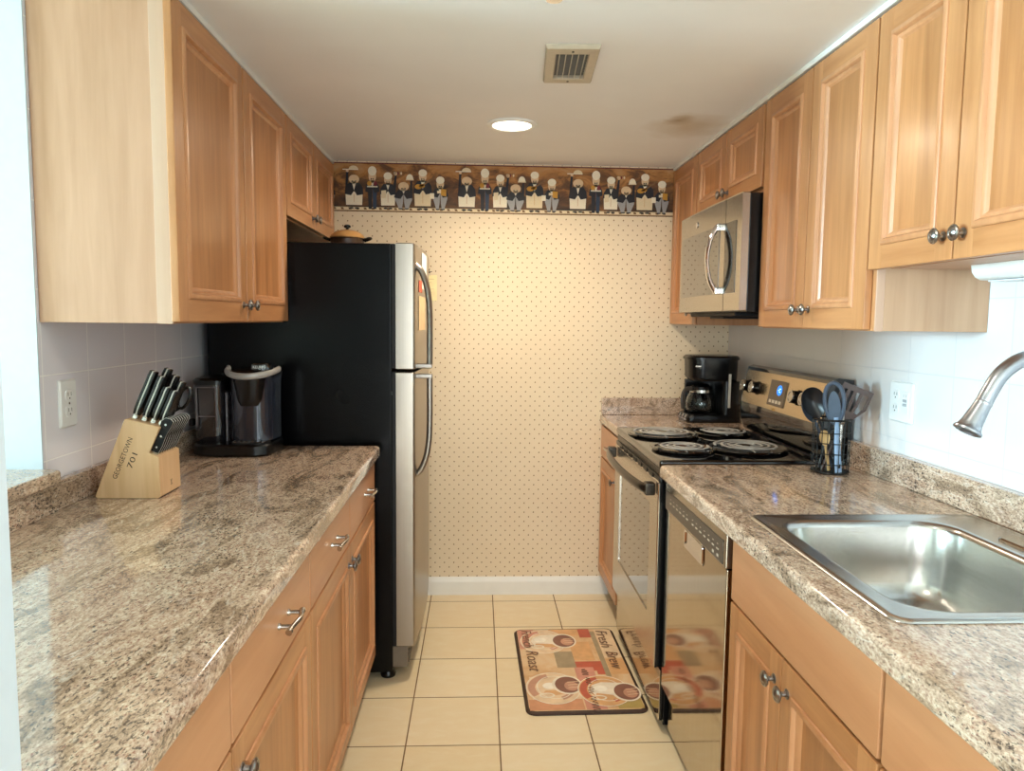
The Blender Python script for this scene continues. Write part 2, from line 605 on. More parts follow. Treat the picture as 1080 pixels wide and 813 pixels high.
# granite ledge of the pass-through
m = MB(); m.slab([(XL-.20, .505), (-.964, .505), (-.964, 1.715), (-.972, 1.732), (-.985, 1.737), (XL-.20, 1.737)], .985, 1.016, .009, .004)
tag(m.obj('granite_ledge', M['granite']), 'raised granite ledge of the bright pass-through opening at left edge', 'ledge')

# wallpaper border with waiters and cooks, printed in flat colour
def border():
    z0, z1 = 1.881, 2.110
    x0, x1 = -.765, .948
    pal = ['bg', (28, 26, 32), (226, 206, 168), (222, 190, 148), (206, 160, 110), (158, 156, 154), (92, 22, 16), (196, 140, 40), (120, 84, 46), (112, 30, 38), (238, 226, 200), (40, 56, 78)]
    mats = []
    t = NT('border painted brown')
    f = t.noise(t.coords((7, 7, 14)), 1, 5, .65, 1)
    tc = t.n('ShaderNodeTexCoord'); sp = t.n('ShaderNodeSeparateXYZ'); t.l(tc.outputs['Object'], sp.inputs[0])
    g = t.math('ADD', t.math('MULTIPLY_ADD', sp.outputs[2], 1.3, -2.59), t.math('MULTIPLY', f, .95))
    t.set(color=t.ramp(g, [(.30, srgb(44, 27, 13)), (.50, srgb(108, 68, 30)), (.62, srgb(176, 118, 56)), (.8, srgb(186, 142, 92))]), rough=.6)
    mats.append(t.mat)
    for i, c in enumerate(pal[1:]):
        mats.append(plain('border print %d' % i, c, .6, var=.05, scale=200))
    m = MB()
    lay = [0]
    def P(poly, mi, k):
        y = D-.0016-.00035*k
        m.face([(x, y, z) for x, z in poly], mi)
    def RECT(a, b, c, d, mi, k):
        P([(a, c), (b, c), (b, d), (a, d)], mi, k)
    m.box(x0, x1, D-.0015, D, z0, z1, 0, 0)
    RECT(x0, x1, z0, z0+.006, 8, 1)
    RECT(x0, x1, z0+.006, z0+.021, 2, 1)
    nx = int((x1-x0)/.036)
    for i in range(nx):
        a = x0+i*.036
        P([(a, z0+.009), (a+.013, z0+.009), (a+.009, z0+.019), (a-.003, z0+.019)], 8, 2)
    RECT(x0, x1, z1-.006, z1, 6, 1)
    g = z0+.014
    def chef(cx, kind):
        k = 3
        H = {'plate': .158, 'tall': .190, 'pad': .165, 'cloche': .128, 'guitar': .182, 'jug': .150}[kind]
        w = {'plate': .082, 'tall': .062, 'pad': .070, 'cloche': .084, 'guitar': .082, 'jug': .072}[kind]
        hw = w/2
        top = g+H
        hr = .025 if kind in ('plate', 'cloche') else .018
        hh = .022 if kind in ('plate', 'cloche') else (.036 if kind == 'tall' else .028)
        head = top-hh
        sh = head-hh*.75
        waist = g+H*.42
        for s in (-1, 1):
            P(ell(cx+s*hw*.33, g+.002, hw*.30, .004, 10), 1, k)
        # legs or apron
        if kind in ('cloche', 'jug'):
            for s in (-1, 1):
                P([(cx+s*hw*.9, waist+.02), (cx, waist+.02), (cx+s*.003, g+.03), (cx+s*hw*.2, g+.004), (cx+s*hw*.55, g+.004), (cx+s*hw*.95, waist-.01)][::s], 5, k+1)
        elif kind == 'tall':
            for s in (-1, 1):
                P([(cx+s*hw*.72, waist+.03), (cx, waist+.03), (cx+s*.003, g+.004), (cx+s*hw*.6, g+.004)][::s], 11 if s > 0 else 1, k+1)
        else:
            P([(cx-hw*.92, g+.016), (cx+hw*.92, g+.016), (cx+hw*.98, waist), (cx+hw*.8, waist+.012), (cx-hw*.8, waist+.012), (cx-hw*.98, waist)], 10 if kind != 'guitar' else 2, k+1)
            P([(cx-.0012, g+.03), (cx+.0012, g+.03), (cx+.0012, waist), (cx-.0012, waist)], 4, k+2)
        # jacket
        P([(cx-hw*1.08, waist), (cx-hw*.35, waist-.006), (cx, waist+.016), (cx+hw*.35, waist-.006), (cx+hw*1.08, waist),
           (cx+hw*1.0, sh-.022), (cx+hw*.6, sh), (cx-hw*.6, sh), (cx-hw*1.0, sh-.022)], 1, k+3)
        P([(cx-.010, sh+.004), (cx, waist+.018), (cx+.010, sh+.004)], 10, k+4)          # shirt front
        # head, hat
        P(ell(cx, head, hr, hh*.95, 16), 3, k+4)
        if kind in ('tall', 'guitar', 'jug', 'pad'):
            P(ell(cx, head+hh*.60, hr*1.12, hh*.62, 14), 10, k+5)
        for s in (-1, 1):                                                             # moustache and bow tie
            P([(cx, head-hh*.42), (cx+s*hr*.42, head-hh*.30), (cx+s*hr*.42, head-hh*.62)][::s], 1, k+6)
        if kind == 'plate':
            P([(cx-hw*1.0, sh-.03), (cx-hw*.72, sh-.016), (cx-hw*.62, top+.012), (cx-hw*.9, top+.012)], 1, k+4)
            P(ell(cx-hw*.76, top+.016, .007, .006, 10), 3, k+5)
            RECT(cx-hw*1.3, cx+hw*.5, top+.021, top+.025, 10, k+5)
            P(ell(cx-hw*.05, top+.025, .022, .016, 12, 0, 180), 2, k+4)
        elif kind == 'tall':
            RECT(cx-hw*.8, cx+hw*.8, waist+.020, waist+.026, 10, k+5)
            P(ell(cx-hw*.45, waist+.037, .011, .012, 10), 7, k+5)
            P(ell(cx+hw*.45, waist+.037, .009, .013, 10), 9, k+5)
        elif kind == 'pad':
            P([(cx-hw*.9, waist-.02), (cx-hw*.25, waist-.018), (cx-hw*.25, waist+.018), (cx-hw*.9, waist+.016)], 2, k+5)
            P([(cx+hw*.6, sh-.03), (cx+hw*1.05, sh-.03), (cx+hw*1.2, top-.008), (cx+hw*.95, top-.008)], 1, k+4)
            P(ell(cx+hw*1.05, top, .008, .009, 10), 3, k+5)
            RECT(cx+hw*.7, cx+hw*2.0, top+.008, top+.011, 8, k+5)
            for q in (.9, 1.4, 1.8):
                P(ell(cx+hw*q, top+.002, .004, .007, 8), 9 if q == 1.4 else 2, k+5)
        elif kind == 'cloche':
            P([(cx+hw*.66, sh-.03), (cx+hw*1.0, sh-.03), (cx+hw*.98, top+.004), (cx+hw*.76, top+.004)], 1, k+4)
            P(ell(cx+hw*.7, top+.012, .017, .024, 14, 0, 180), 10, k+5)
            RECT(cx+hw*.7-.019, cx+hw*.7+.019, top+.007, top+.012, 2, k+6)
        elif kind == 'guitar':
            P([(cx-.004, waist+.030), (cx+hw*1.5, waist+.074), (cx+hw*1.5-.003, waist+.080), (cx-.008, waist+.038)], 8, k+5)
            P(ell(cx-hw*.5, waist+.030, .018, .012, 12), 7, k+5)
            P(ell(cx-hw*.05, waist+.034, .012, .009, 12), 7, k+5)
            P(ell(cx-hw*.35, waist+.031, .004, .004, 8), 8, k+6)
        elif kind == 'jug':
            P([(cx+hw*.1, waist+.004), (cx+hw*.8, waist), (cx+hw*.8, waist+.032), (cx+hw*.1, waist+.036)], 7, k+5)
            RECT(cx-hw*1.35, cx-hw*.8, waist-.012, waist+.014, 10, k+5)
            RECT(cx-hw*.4, cx+hw*.1, waist+.014, waist+.026, 2, k+5)
    kinds = ('plate', 'tall', 'pad', 'cloche', 'guitar', 'jug')
    offs = (0, .0865, .160, .234, .325, .408)
    for rep in range(-1, 4):
        for kd, of in zip(kinds, offs):
            cx = -.596+rep*.5345+of
            if x0+.04 < cx < x1-.03:
                chef(cx, kd)
    return m.obj('wallpaper_border', mats, smooth=0)
tag(border(), 'brown wallpaper border printed with waiters and cooks, under the ceiling', 'wallpaper border')
# ------------------------------------------------------------------ cabinets
SG = {'L': 1, 'R': -1}     # outward normal along X

def door_mesh(side, xf, y0, y1, z0, z1, t=.020, fr=.058):
    """frame-and-panel door standing on the carcass face xf; stiles, rails and a raised bead"""
    s = SG[side]
    X = lambda n: xf+s*n
    m = MB()
    m.box(X(.001), X(t), y0, y0+fr, z0, z1, .003, 0)
    m.box(X(.001), X(t), y1-fr, y1, z0, z1, .003, 0)
    m.box(X(.001), X(t-.0004), y0+fr-.004, y1-fr+.004, z1-fr, z1, .003, 1)
    m.box(X(.001), X(t-.0004), y0+fr-.004, y1-fr+.004, z0, z0+fr, .003, 1)
    rings = []
    for d, n in ((-.004, t-.002), (-.003, t+.003), (.002, t+.006), (.008, t+.006), (.011, t+.003), (.013, t-.002), (.018, t-.003), (.022, t-.007), (.028, t-.012)):
        a, b, c, e = y0+fr+d, y1-fr-d, z0+fr+d, z1-fr-d
        rings.append([Vector((X(n), a, c)), Vector((X(n), b, c)), Vector((X(n), b, e)), Vector((X(n), a, e))])
    m.loops(rings, 2, False, False)
    return m

def door(side, xf, y0, y1, z0, z1, parent, knob=None, fr=.058, label=None):
    s = SG[side]
    d = door_mesh(side, xf, y0, y1, z0, z1, fr=fr).obj('door', [M['maple_v'], M['maple_h'], M['maple_bead']], parent, label)
    p = MB().box(xf+s*.003, xf+s*.010, y0+fr-.01, y1-fr+.01, z0+fr-.01, z1-fr+.01)
    p.obj('door_panel', M['maple_panel'], d, smooth=0)
    if knob:
        knob_mesh(side, xf+s*.020, *knob).obj('knob', M['pewter'], d)
    return d

def knob_mesh(side, x, y, z, k=1.0):
    m = MB()
    m.lathe([(.010*k, -.001), (.010*k, .002), (.0055*k, .004), (.0048*k, .012), (.007*k, .015), (.0135*k, .017), (.0160*k, .0195), (.0160*k, .0220), (.0135*k, .0245),
             (.0110*k, .0245), (.0100*k, .0235), (.0060*k, .0262), (.0005, .0275)], (x, y, z), (SG[side], 0, 0), seg=24)
    return m

def bow_handle(side, x, y, z, half=.048):
    s = SG[side]
    m = MB()
    for q in (-1, 1):
        m.lathe([(.0065, -.001), (.0065, .003), (.0045, .006), (.0045, .027)], (x, y+q*half*.72, z), (s, 0, 0), seg=14)
    pts = bez([(x+s*.024, y-half-.006, z-.004), (x+s*.027, y-half*.7, z), (x+s*.033, y, z+.003), (x+s*.027, y+half*.7, z), (x+s*.024, y+half+.006, z-.004)], 6)
    m.tube(pts, [.0050 if 2 < i < len(pts)-3 else .0068 for i in range(len(pts))], seg=12)
    return m

def drawer(side, xf, y0, y1, z0, z1, parent, handle=None):
    s = SG[side]
    d = MB().box(xf+s*.001, xf+s*.020, y0, y1, z0, z1, .004).obj('drawer_front', M['maple_drawer'], parent)
    if handle:
        bow_handle(side, xf+s*.020, *handle).obj('handle', M['nickel'], d)
    return d

def carcass(side, xback, xf, y0, y1, z0, z1, parent, mat='maple_v', hollow=False):
    """box with a face frame 19 mm thick"""
    s = SG[side]
    if hollow:                     # open-topped box of panels, for the sink bowl
        m = MB(); w = .016
        m.box(xback, xf-s*.019, y0, y0+w, z0, z1).box(xback, xf-s*.019, y1-w, y1, z0, z1).box(xback, xback-s*-.006, y0+w, y1-w, z0, z1).box(xback, xf-s*.019, y0+w, y1-w, z0, z0+w)
        m.obj('body', M[mat], parent, smooth=0)
    else:
        MB().box(xback, xf-s*.019, y0, y1, z0, z1, .001).obj('body', M[mat], parent)
    m = MB()
    st = .04
    m.box(xf-s*.019, xf, y0, y0+st, z0, z1, .001, 0); m.box(xf-s*.019, xf, y1-st, y1, z0, z1, .001, 0)
    m.box(xf-s*.019, xf-s*.0003, y0+st-.001, y1-st+.001, z0, z0+st, .001, 1); m.box(xf-s*.019, xf-s*.0003, y0+st-.001, y1-st+.001, z1-st, z1, .001, 1)
    m.obj('face_frame', [M['maple_v'], M['maple_h']], parent)

FL, FR = -.708, .956           # faces of the wall-hung carcasses
ZU = 1.357                     # underside of the long wall cabinets
ZT = 2.093                     # top of the doors
YF0 = 2.705                    # near side of the refrigerator

# left: two-door wall cabinet with its pale end panel
t = thing('wall_cabinet', 'tall two-door maple wall cabinet with bare pale end panel, nearest on left wall', 'cabinet', (-.86, 2.22, ZU))
carcass('L', XL+.001, FL, 1.752, 2.700, ZU, 2.100, t)
MB().box(XL+.001, FL-.036, 1.744, 1.7515, ZU, 2.112, .001).obj('end_panel', M['maple_side'], t, 'pale raw maple end panel')
MB().box(FL-.036, FL+.0005, 1.741, 1.7515, ZU-.001, 2.112, .0015).obj('edge_strip', M['maple_edge'], t, 'pinkish filler strip')
door('L', FL, 1.730, 2.222, ZU+.004, ZT, t, (2.194, ZU+.052))
door('L', FL, 2.233, 2.698, ZU+.004, ZT, t, (2.262, ZU+.052))

# left: short cabinet above the refrigerator
t = thing('wall_cabinet', 'short two-door maple cabinet above the black refrigerator', 'cabinet', (-.86, 3.14, 1.735))
carcass('L', XL+.001, FL, 2.702, D-.004, 1.735, 2.100, t)
door('L', FL, 2.712, 3.140, 1.740, ZT, t, (3.112, 1.782), .054)
door('L', FL, 3.144, 3.570, 1.740, ZT, t, (3.172, 1.782), .054)

# right: cabinet above the sink, hung higher than its neighbour
t = thing('wall_cabinet', 'two-door maple wall cabinet hung higher, above the sink at right edge', 'cabinet', (1.09, 1.43, 1.503))
carcass('R', XR-.001, FR, 1.105, 1.732, 1.510, 2.100, t)
door('R', FR, 1.112, 1.429, 1.503, ZT, t, (1.400, 1.552))
door('R', FR, 1.433, 1.748, 1.503, ZT, t, (1.462, 1.552))
MB().box(FR+.03, XR-.003, 1.11, 1.73, 1.506, 1.5095).obj('underside', M['maple_side'], t, smooth=0)

# right: long two-door cabinet beside the microwave
t = thing('wall_cabinet', 'long two-door maple wall cabinet between the microwave and the higher sink cabinet', 'cabinet', (1.09, 2.09, ZU))
carcass('R', XR-.001, FR, 1.741, 2.440, ZU, 2.100, t)
MB().box(FR+.019, XR-.001, 1.735, 1.7405, ZU, 1.5085, .0008).obj('end_panel', M['maple_dull'], t, 'dull brown end panel')
MB().box(FR-.0005, FR+.0188, 1.735, 1.7405, ZU-.001, 1.5085, .0008).obj('edge_strip', M['maple_edge'], t, 'pinkish edge strip')
door('R', FR, 1.755, 2.092, ZU+.003, ZT, t, (2.122-.064, ZU+.056))
door('R', FR, 2.096, 2.432, ZU+.003, ZT, t, (2.122+.004, ZU+.056))

# right: short cabinet above the microwave, then a narrow one in the corner
t = thing('wall_cabinet', 'short two-door maple cabinet directly above the microwave', 'cabinet', (1.09, 2.82, 1.815))
carcass('R', XR-.001, FR, 2.443, 3.188, 1.815, 2.100, t)
door('R', FR, 2.452, 2.815, 1.826, ZT, t, (2.789, 1.862), .052)
door('R', FR, 2.819, 3.182, 1.826, ZT, t, (2.845, 1.862), .052)
t = thing('wall_cabinet', 'narrow single-door maple wall cabinet in the back right corner', 'cabinet', (1.09, 3.39, ZU))
carcass('R', XR-.001, FR, 3.190, D-.004, ZU+.004, 2.100, t)
door('R', FR, 3.196, 3.578, ZU+.006, ZT, t, (3.222, ZU+.058), .054)

# base cabinets
BL, BR = -.396, .630
ZD0, ZD1 = .712, .862          # drawer band
ZB0, ZB1 = .122, .706          # doors
def base(name, label, side, xback, xf, y0, y1, fronts, hollow=False):
    s = SG[side]
    t = thing(name, label, 'cabinet', ((xback+xf)/2, (y0+y1)/2, 0))
    carcass(side, xback, xf, y0, y1, .105, .873, t, hollow=hollow)
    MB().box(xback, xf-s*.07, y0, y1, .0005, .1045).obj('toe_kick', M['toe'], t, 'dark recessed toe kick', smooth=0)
    for f in fronts:
        if f[0] == 'drawer':
            drawer(side, xf, f[1], f[2], ZD0, ZD1, t, f[3])
        else:
            door(side, xf, f[1], f[2], ZB0, ZB1, t, f[3], .056)
    return t
zm = (ZD0+ZD1)/2+.002
base('base_cabinet', 'left base cabinet closest to the camera, its drawer cut by the picture edge', 'L', XL+.003, BL, .502, 1.098,
     [('drawer', .506, 1.096, (.80, zm)), ('door', .506, .800, (.77, .64)), ('door', .804, 1.096, (.84, .64))])
base('base_cabinet', 'left base cabinet with one drawer and one door, second from the camera', 'L', XL+.003, BL, 1.100, 1.628,
     [('drawer', 1.103, 1.626, (1.400, zm)), ('door', 1.103, 1.626, (1.140, .650))])
base('base_cabinet', 'left base cabinet with two drawers over two doors, beside the refrigerator', 'L', XL+.003, BL, 1.630, 2.662,
     [('drawer', 1.633, 2.140, (1.905, zm)), ('drawer', 2.144, 2.660, (2.455, zm)),
      ('door', 1.633, 2.140, (2.112, .652)), ('door', 2.144, 2.660, (2.172, .652))])
base('base_cabinet', 'wide right base cabinet with false front and two doors below the sink', 'R', XR-.003, BR, 1.032, 1.690,
     [('drawer', 1.036, 1.687, None), ('door', 1.036, 1.385, (1.355, .648)), ('door', 1.389, 1.687, (1.419, .648))], True)
base('base_cabinet', 'right base cabinet nearest the camera at bottom right corner', 'R', XR-.003, BR, .40, 1.030,
     [('drawer', .404, 1.027, None), ('door', .404, .713, (.69, .648)), ('door', .717, 1.027, (.745, .648))])
base('base_cabinet', 'narrow right base cabinet in the back corner beyond the stove', 'R', XR-.003, BR, 3.112, D-.004,
     [('drawer', 3.117, 3.575, (3.29, zm)), ('door', 3.117, 3.575, (3.20, .655))])

# ------------------------------------------------------------------ stone worktops
t = thing('countertop', 'long polished brown granite countertop along the left wall', 'countertop', (-.68, 1.58, .874))
m = MB(); m.slab([(XL+.002, .503), (-.352, .503), (-.356, 2.650), (-.364, 2.660), (-.372, 2.662), (XL+.002, 2.662)], .874, .914, .012, .006)
m.obj('slab', M['granite'], t)
m = MB(); m.box(XL+.002, -.988, 1.7385, 2.662, .9142, .9835, .003).box(XL+.002, -.985, .503, 1.738, .9142, .9845, .001)
tag(m.obj('granite_backsplash', M['granite'], base=(XL, 1.6, .914)), 'low granite backsplash along the left tile wall behind the knife block', 'backsplash')

SX0, SX1, SY0, SY1 = .643, 1.196, 1.062, 1.690
t = thing('countertop', 'right granite countertop holding the stainless sink', 'countertop', (.9, 1.35, .874))
m = MB()
m.slab([(.586, .405), (XR-.002, .405), (XR-.002, 2.322), (.612, 2.322), (.594, 2.316), (.585, 2.300)], .874, .914, .012, .006,
       hole=rrect(SX0+.022, SX1-.022, SY0+.022, SY1-.022, .05, 5))
m.obj('slab', M['granite'], t)
tag(MB().box(1.206, XR-.002, .405, 2.322, .9142, .997, .003).obj('granite_backsplash', M['granite'], base=(1.22, 1.36, .914)), 'low granite backsplash on the right wall behind the sink', 'backsplash')
t = thing('countertop', 'small granite countertop in the back corner under the coffee maker', 'countertop', (.9, 3.35, .874))
m = MB(); m.slab([(.618, 3.100), (XR-.002, 3.100), (XR-.002, D-.002), (.604, D-.002), (.604, 3.112), (.608, 3.103)], .874, .914, .010, .006)
m.obj('slab', M['granite'], t)
m = MB(); m.box(.608, XR-.002, D-.026, D-.002, .9142, .998, .003).box(1.206, XR-.002, 3.100, D-.027, .9142, .998, .003)
tag(m.obj('granite_backsplash', M['granite'], base=(.9, 3.57, .914)), 'short granite backsplash in the back corner behind the drip coffee maker', 'backsplash')
# ------------------------------------------------------------------ refrigerator
FY0, FY1 = YF0, 3.462
t = thing('refrigerator', 'black sided top-freezer refrigerator with stainless doors at the end of left counter', 'refrigerator', (-.64, 3.08, 0))
m = MB()
m.box(XL+.03, -.318, FY0, FY1, .03, 1.645, .006)
m.obj('body', M['fridge_black'], t)
m = MB(); m.box(-.325, -.304, FY0+.008, FY1-.008, .13, 1.18, .004).box(-.325, -.304, FY0+.008, FY1-.008, 1.19, 1.645, .004)
m.obj('gasket', M['black_matt'], t)
def fdoor(name, z0, z1):
    # plan: rounded front edges, front slightly bowed
    n = 18
    plan = [(-.303, FY0), (-.245, FY0), (-.238, FY0+.003), (-.234, FY0+.010)]
    for k in range(1, n):
        q = k/n
        plan.append((-.232+.012*math.sin(PI*q), FY0+.012+(FY1-FY0-.024)*q))
    plan += [(-.234, FY1-.010), (-.238, FY1-.003), (-.245, FY1), (-.303, FY1)]
    m = MB()
    m.slab(plan, z0, z1, .004, .004)
    o = m.obj(name, M['steel_fridge'], t, smooth=30)
    return o
M['steel_fridge'] = steel('fridge door steel', (158, 149, 138), .30, 2, .0)
fz = fdoor('freezer_door', 1.188, 1.648)
fg = fdoor('refrigerator_door', .133, 1.178)
HY = FY0+.050
m = MB()
m.tube(bez([(-.236, HY, 1.573), (-.216, HY, 1.553), (-.196, HY, 1.505), (-.185, HY, 1.44), (-.182, HY, 1.36), (-.182, HY, 1.27), (-.182, HY, 1.205)], 6), .0115, flat=((0, 1, 0), 1.3), seg=12)
m.box(-.236, -.172, HY-.013, HY+.013, 1.190, 1.208, .004)
m.obj('handle', M['fridge_handle'], fz, 'grey curved bar handle')
m = MB()
m.tube(bez([(-.236, HY, .785), (-.216, HY, .805), (-.196, HY, .853), (-.185, HY, .918), (-.182, HY, 1.0), (-.182, HY, 1.10), (-.182, HY, 1.155)], 6), .0115, flat=((0, 1, 0), 1.3), seg=12)
m.box(-.236, -.172, HY-.013, HY+.013, 1.152, 1.170, .004)
m.obj('handle', M['fridge_handle'], fg, 'grey curved bar handle')
m = MB(); m.box(-.36, -.262, FY0+.012, FY1-.012, .045, .128, .004)
for k in range(5):
    m.box(-.262, -.258, FY0+.03, FY1-.03, .056+k*.014, .063+k*.014, .001)
m.obj('kick_grille', plain('brown grey grille', (112, 100, 84), .5), t, 'brownish grey grille under the door')
MB().lathe([(.006, 0), (.028, .002), (.030, .012), (.024, .030), (.018, .04)], (-.340, FY0+.04, .0005), seg=18).obj('foot', M['black'], t)
for q in ((-.340, FY1-.04, .0005), (-.92, FY0+.06, .0005), (-.92, FY1-.06, .0005)):
    MB().lathe([(.02, 0), (.022, .012), (.016, .04)], q, seg=18).obj('foot', M['black'], t)
MB().box(-.36, -.25, FY1-.07, FY1-.02, 1.6485, 1.662, .004).obj('hinge_cover', M['black'], t)
# papers on the freezer door
def fx(y):
    return -.232+.012*math.sin(PI*(y-FY0-.012)/(FY1-FY0-.024))
def sheet(name, y0, y1, z0, z1, mat, label, cat, lines=0):
    m = MB()
    n = 8
    def at_(q, z, d): y = y0+(y1-y0)*q; return Vector((fx(y)+.0012+d, y, z))
    for k in range(n):
        a, b = k/n, (k+1)/n
        m.loops([[at_(a, z0, 0), at_(a, z0, .0008), at_(a, z1, .0008), at_(a, z1, 0)], [at_(b, z0, 0), at_(b, z0, .0008), at_(b, z1, .0008), at_(b, z1, 0)]], 0)
    o = m.obj(name, mat, smooth=0)
    return tag(o, label, cat)
sheet('paper_sheet', 2.90, 3.10, 1.490, 1.632, plain('white paper', (238, 234, 222), .7), 'white paper sheet stuck high on the freezer door', 'paper')
sheet('fridge_magnet', 2.80, 2.90, 1.475, 1.520, plain('red card', (196, 92, 66), .6), 'small red magnet on the freezer door behind the handle', 'magnet')
sheet('photo_card', 2.80, 3.02, 1.330, 1.460, plain('tan card', (226, 196, 150), .6), 'tan card low on the freezer door behind the handle', 'card')
# note on the back wall beside the freezer
m = MB(); m.box(-.31, -.203, D-.0022, D-.0006, 1.463, 1.585, 0, 0)
for k in range(6):
    m.box(-.30, -.216-(k % 3)*.012, D-.0026, D-.0021, 1.565-k*.016, 1.567-k*.016, 0, 1)
tag(m.obj('paper_note', [plain('yellow note paper', (250, 232, 178), .7), plain('faint ink', (206, 180, 128), .7)], smooth=0), 'pale yellow paper note on the wallpaper just right of the freezer handle', 'note')
m = MB()
random.seed(4)
for k in range(9):
    a = math.radians(20+k*17)
    p = Vector((-.272+.01*math.cos(k), D-.012, 1.587))
    m.tube([p, p+Vector((.022*math.cos(a), -.008, .026*math.sin(a))), p+Vector((.040*math.cos(a), -.004, .044*math.sin(a)))], [.0025, .004, .0008], seg=6, flat=((0, 1, 0), .5))
m.box(-.285, -.255, D-.016, D-.001, 1.580, 1.592, .002)
tag(m.obj('hanging_sprig', plain('dark dry sprig', (70, 58, 44), .8)), 'small dark leafy sprig pinned on the wallpaper above the yellow note', 'sprig')

# lidded pot on the refrigerator
PX, PY, PZ = -.553, 3.15, 1.6465
t = thing('lidded_pot', 'small tan lidded pot with black side handles on top of the refrigerator', 'pot', (PX, PY, PZ))
m = MB(); m.lathe([(.058, 0), (.068, .006), (.070, .055), (.073, .059), (.070, .062), (.066, .060), (.064, .012), (.03, .008)], (PX, PY, PZ), seg=32)
m.obj('pot_body', plain('dark pot', (62, 44, 30), .35), t)
m = MB(); m.lathe([(.072, .0605), (.073, .064), (.066, .075), (.050, .087), (.028, .094), (.004, .096)], (PX, PY, PZ), seg=32)
lid = m.obj('lid', plain('tan enamel lid', (172, 130, 78), .3, coat=.4), t, 'tan domed lid')
m = MB(); m.lathe([(.006, .094), (.006, .102), (.014, .106), (.015, .112), (.008, .117), (.001, .118)], (PX, PY, PZ), seg=18)
m.obj('lid_knob', M['black'], lid)
for s in (-1, 1):
    m = MB(); m.tube(bez([(PX+s*.068, PY-.022, PZ+.052), (PX+s*.090, PY-.018, PZ+.060), (PX+s*.098, PY, PZ+.062), (PX+s*.090, PY+.018, PZ+.060), (PX+s*.068, PY+.022, PZ+.052)], 5), .0055, seg=8)
    m.obj('side_handle', M['black'], t)

# ------------------------------------------------------------------ stove
GY0, GY1 = 2.330, 3.092
t = thing('stove', 'black and stainless electric coil stove between dishwasher and back corner cabinet', 'stove', (.9, 2.71, 0))
m = MB(); m.box(.628, 1.19, GY0+.003, GY1-.003, .02, .893, .003).box(.66, 1.18, GY0+.02, GY1-.02, .0005, .03)
m.box(.598, .63, GY0+.003, GY1-.003, .868, .893, .003)
m.obj('body', M['black'], t)
m = MB(); m.box(.592, 1.135, GY0, GY1, .894, .924, .009, seg=3)
ct = m.obj('cooktop', M['black_gloss'], t)
def stove_front():
    z0, z1, x0, x1 = .222, .852, .590, .626
    m = MB()
    a, b, c, d = GY0+.115, GY1-.115, z0+.150, z1-.095
    # front plate as a frame round the window opening
    out = rrect(GY0+.004, GY1-.004, z0, z1, .008, 5)
    inn = rrect(a, b, c, d, .015, 5)
    m.loops([[Vector((x0+.005, p, q)) for p, q in out], [Vector((x0+.003, p, q)) for p, q in out], [Vector((x0, p+(.003 if p < 2.7 else -.003), q+(.003 if q < .5 else -.003))) for p, q in out],
             [Vector((x0, p, q)) for p, q in inn], [Vector((x0+.006, p, q)) for p, q in inn]], 0, True, False)
    return m.obj('oven_door', M['steel_v'], t), (a, b, c, d, x0)
od, (a, b, c, d, x0) = stove_front()
MB().box(x0+.011, .626, GY0+.0045, GY1-.0045, .2225, .8515, .002).box(x0+.005, x0+.012, GY0+.0045, a-.001, .2225, .8515).box(x0+.005, x0+.012, b+.001, GY1-.0045, .2225, .8515).box(x0+.005, x0+.012, a-.001, b+.001, .2225, c-.001).box(x0+.005, x0+.012, a-.001, b+.001, d+.001, .8515).obj('door_core', M['black'], od, 'black door edges', smooth=0)
MB().box(x0+.004, x0+.010, a-.002, b+.002, c-.002, d+.002).obj('oven_window', plain('oven window glass', (52, 46, 40), .045, .55, coat=1, coat_rough=.03), od, 'dark mirror-like window', smooth=0)
m = MB(); m.box(.593, .626, GY0+.004, GY1-.004, .852, .868, .003)
for k in range(7):
    y = GY0+.09+k*.088
    m.box(.5905, .594, y, y+.055, .842, .866, .002)
m.obj('vent_strip', M['black'], od, 'black vent strip')
m = MB()
zh = .822
pts = bez([(.574, GY0+.035, zh), (.552, GY0+.06, zh), (.536, GY0+.2, zh), (.530, (GY0+GY1)/2, zh), (.536, GY1-.2, zh), (.552, GY1-.06, zh), (.574, GY1-.035, zh)], 6)
m.tube(pts, .016, flat=((1, 0, 0), .7), seg=12)
m.box(.552, .586, GY0+.022, GY0+.060, zh-.020, zh+.022, .005).box(.552, .586, GY1-.060, GY1-.022, zh-.020, zh+.022, .005)
m.obj('door_handle', plain('dark steel handle', (66, 60, 54), .22, .85), od, 'dark curved bar handle')
m = MB(); m.box(.6175, .627, GY0+.0045, GY1-.0045, .036, .212, .002)
sd = m.obj('storage_drawer', M['black'], t)
m = MB(); m.box(.613, .6172, GY0+.004, GY1-.004, .036, .212, .0015)
m.obj('drawer_face', M['steel_mirror'], sd, 'polished steel drawer face')
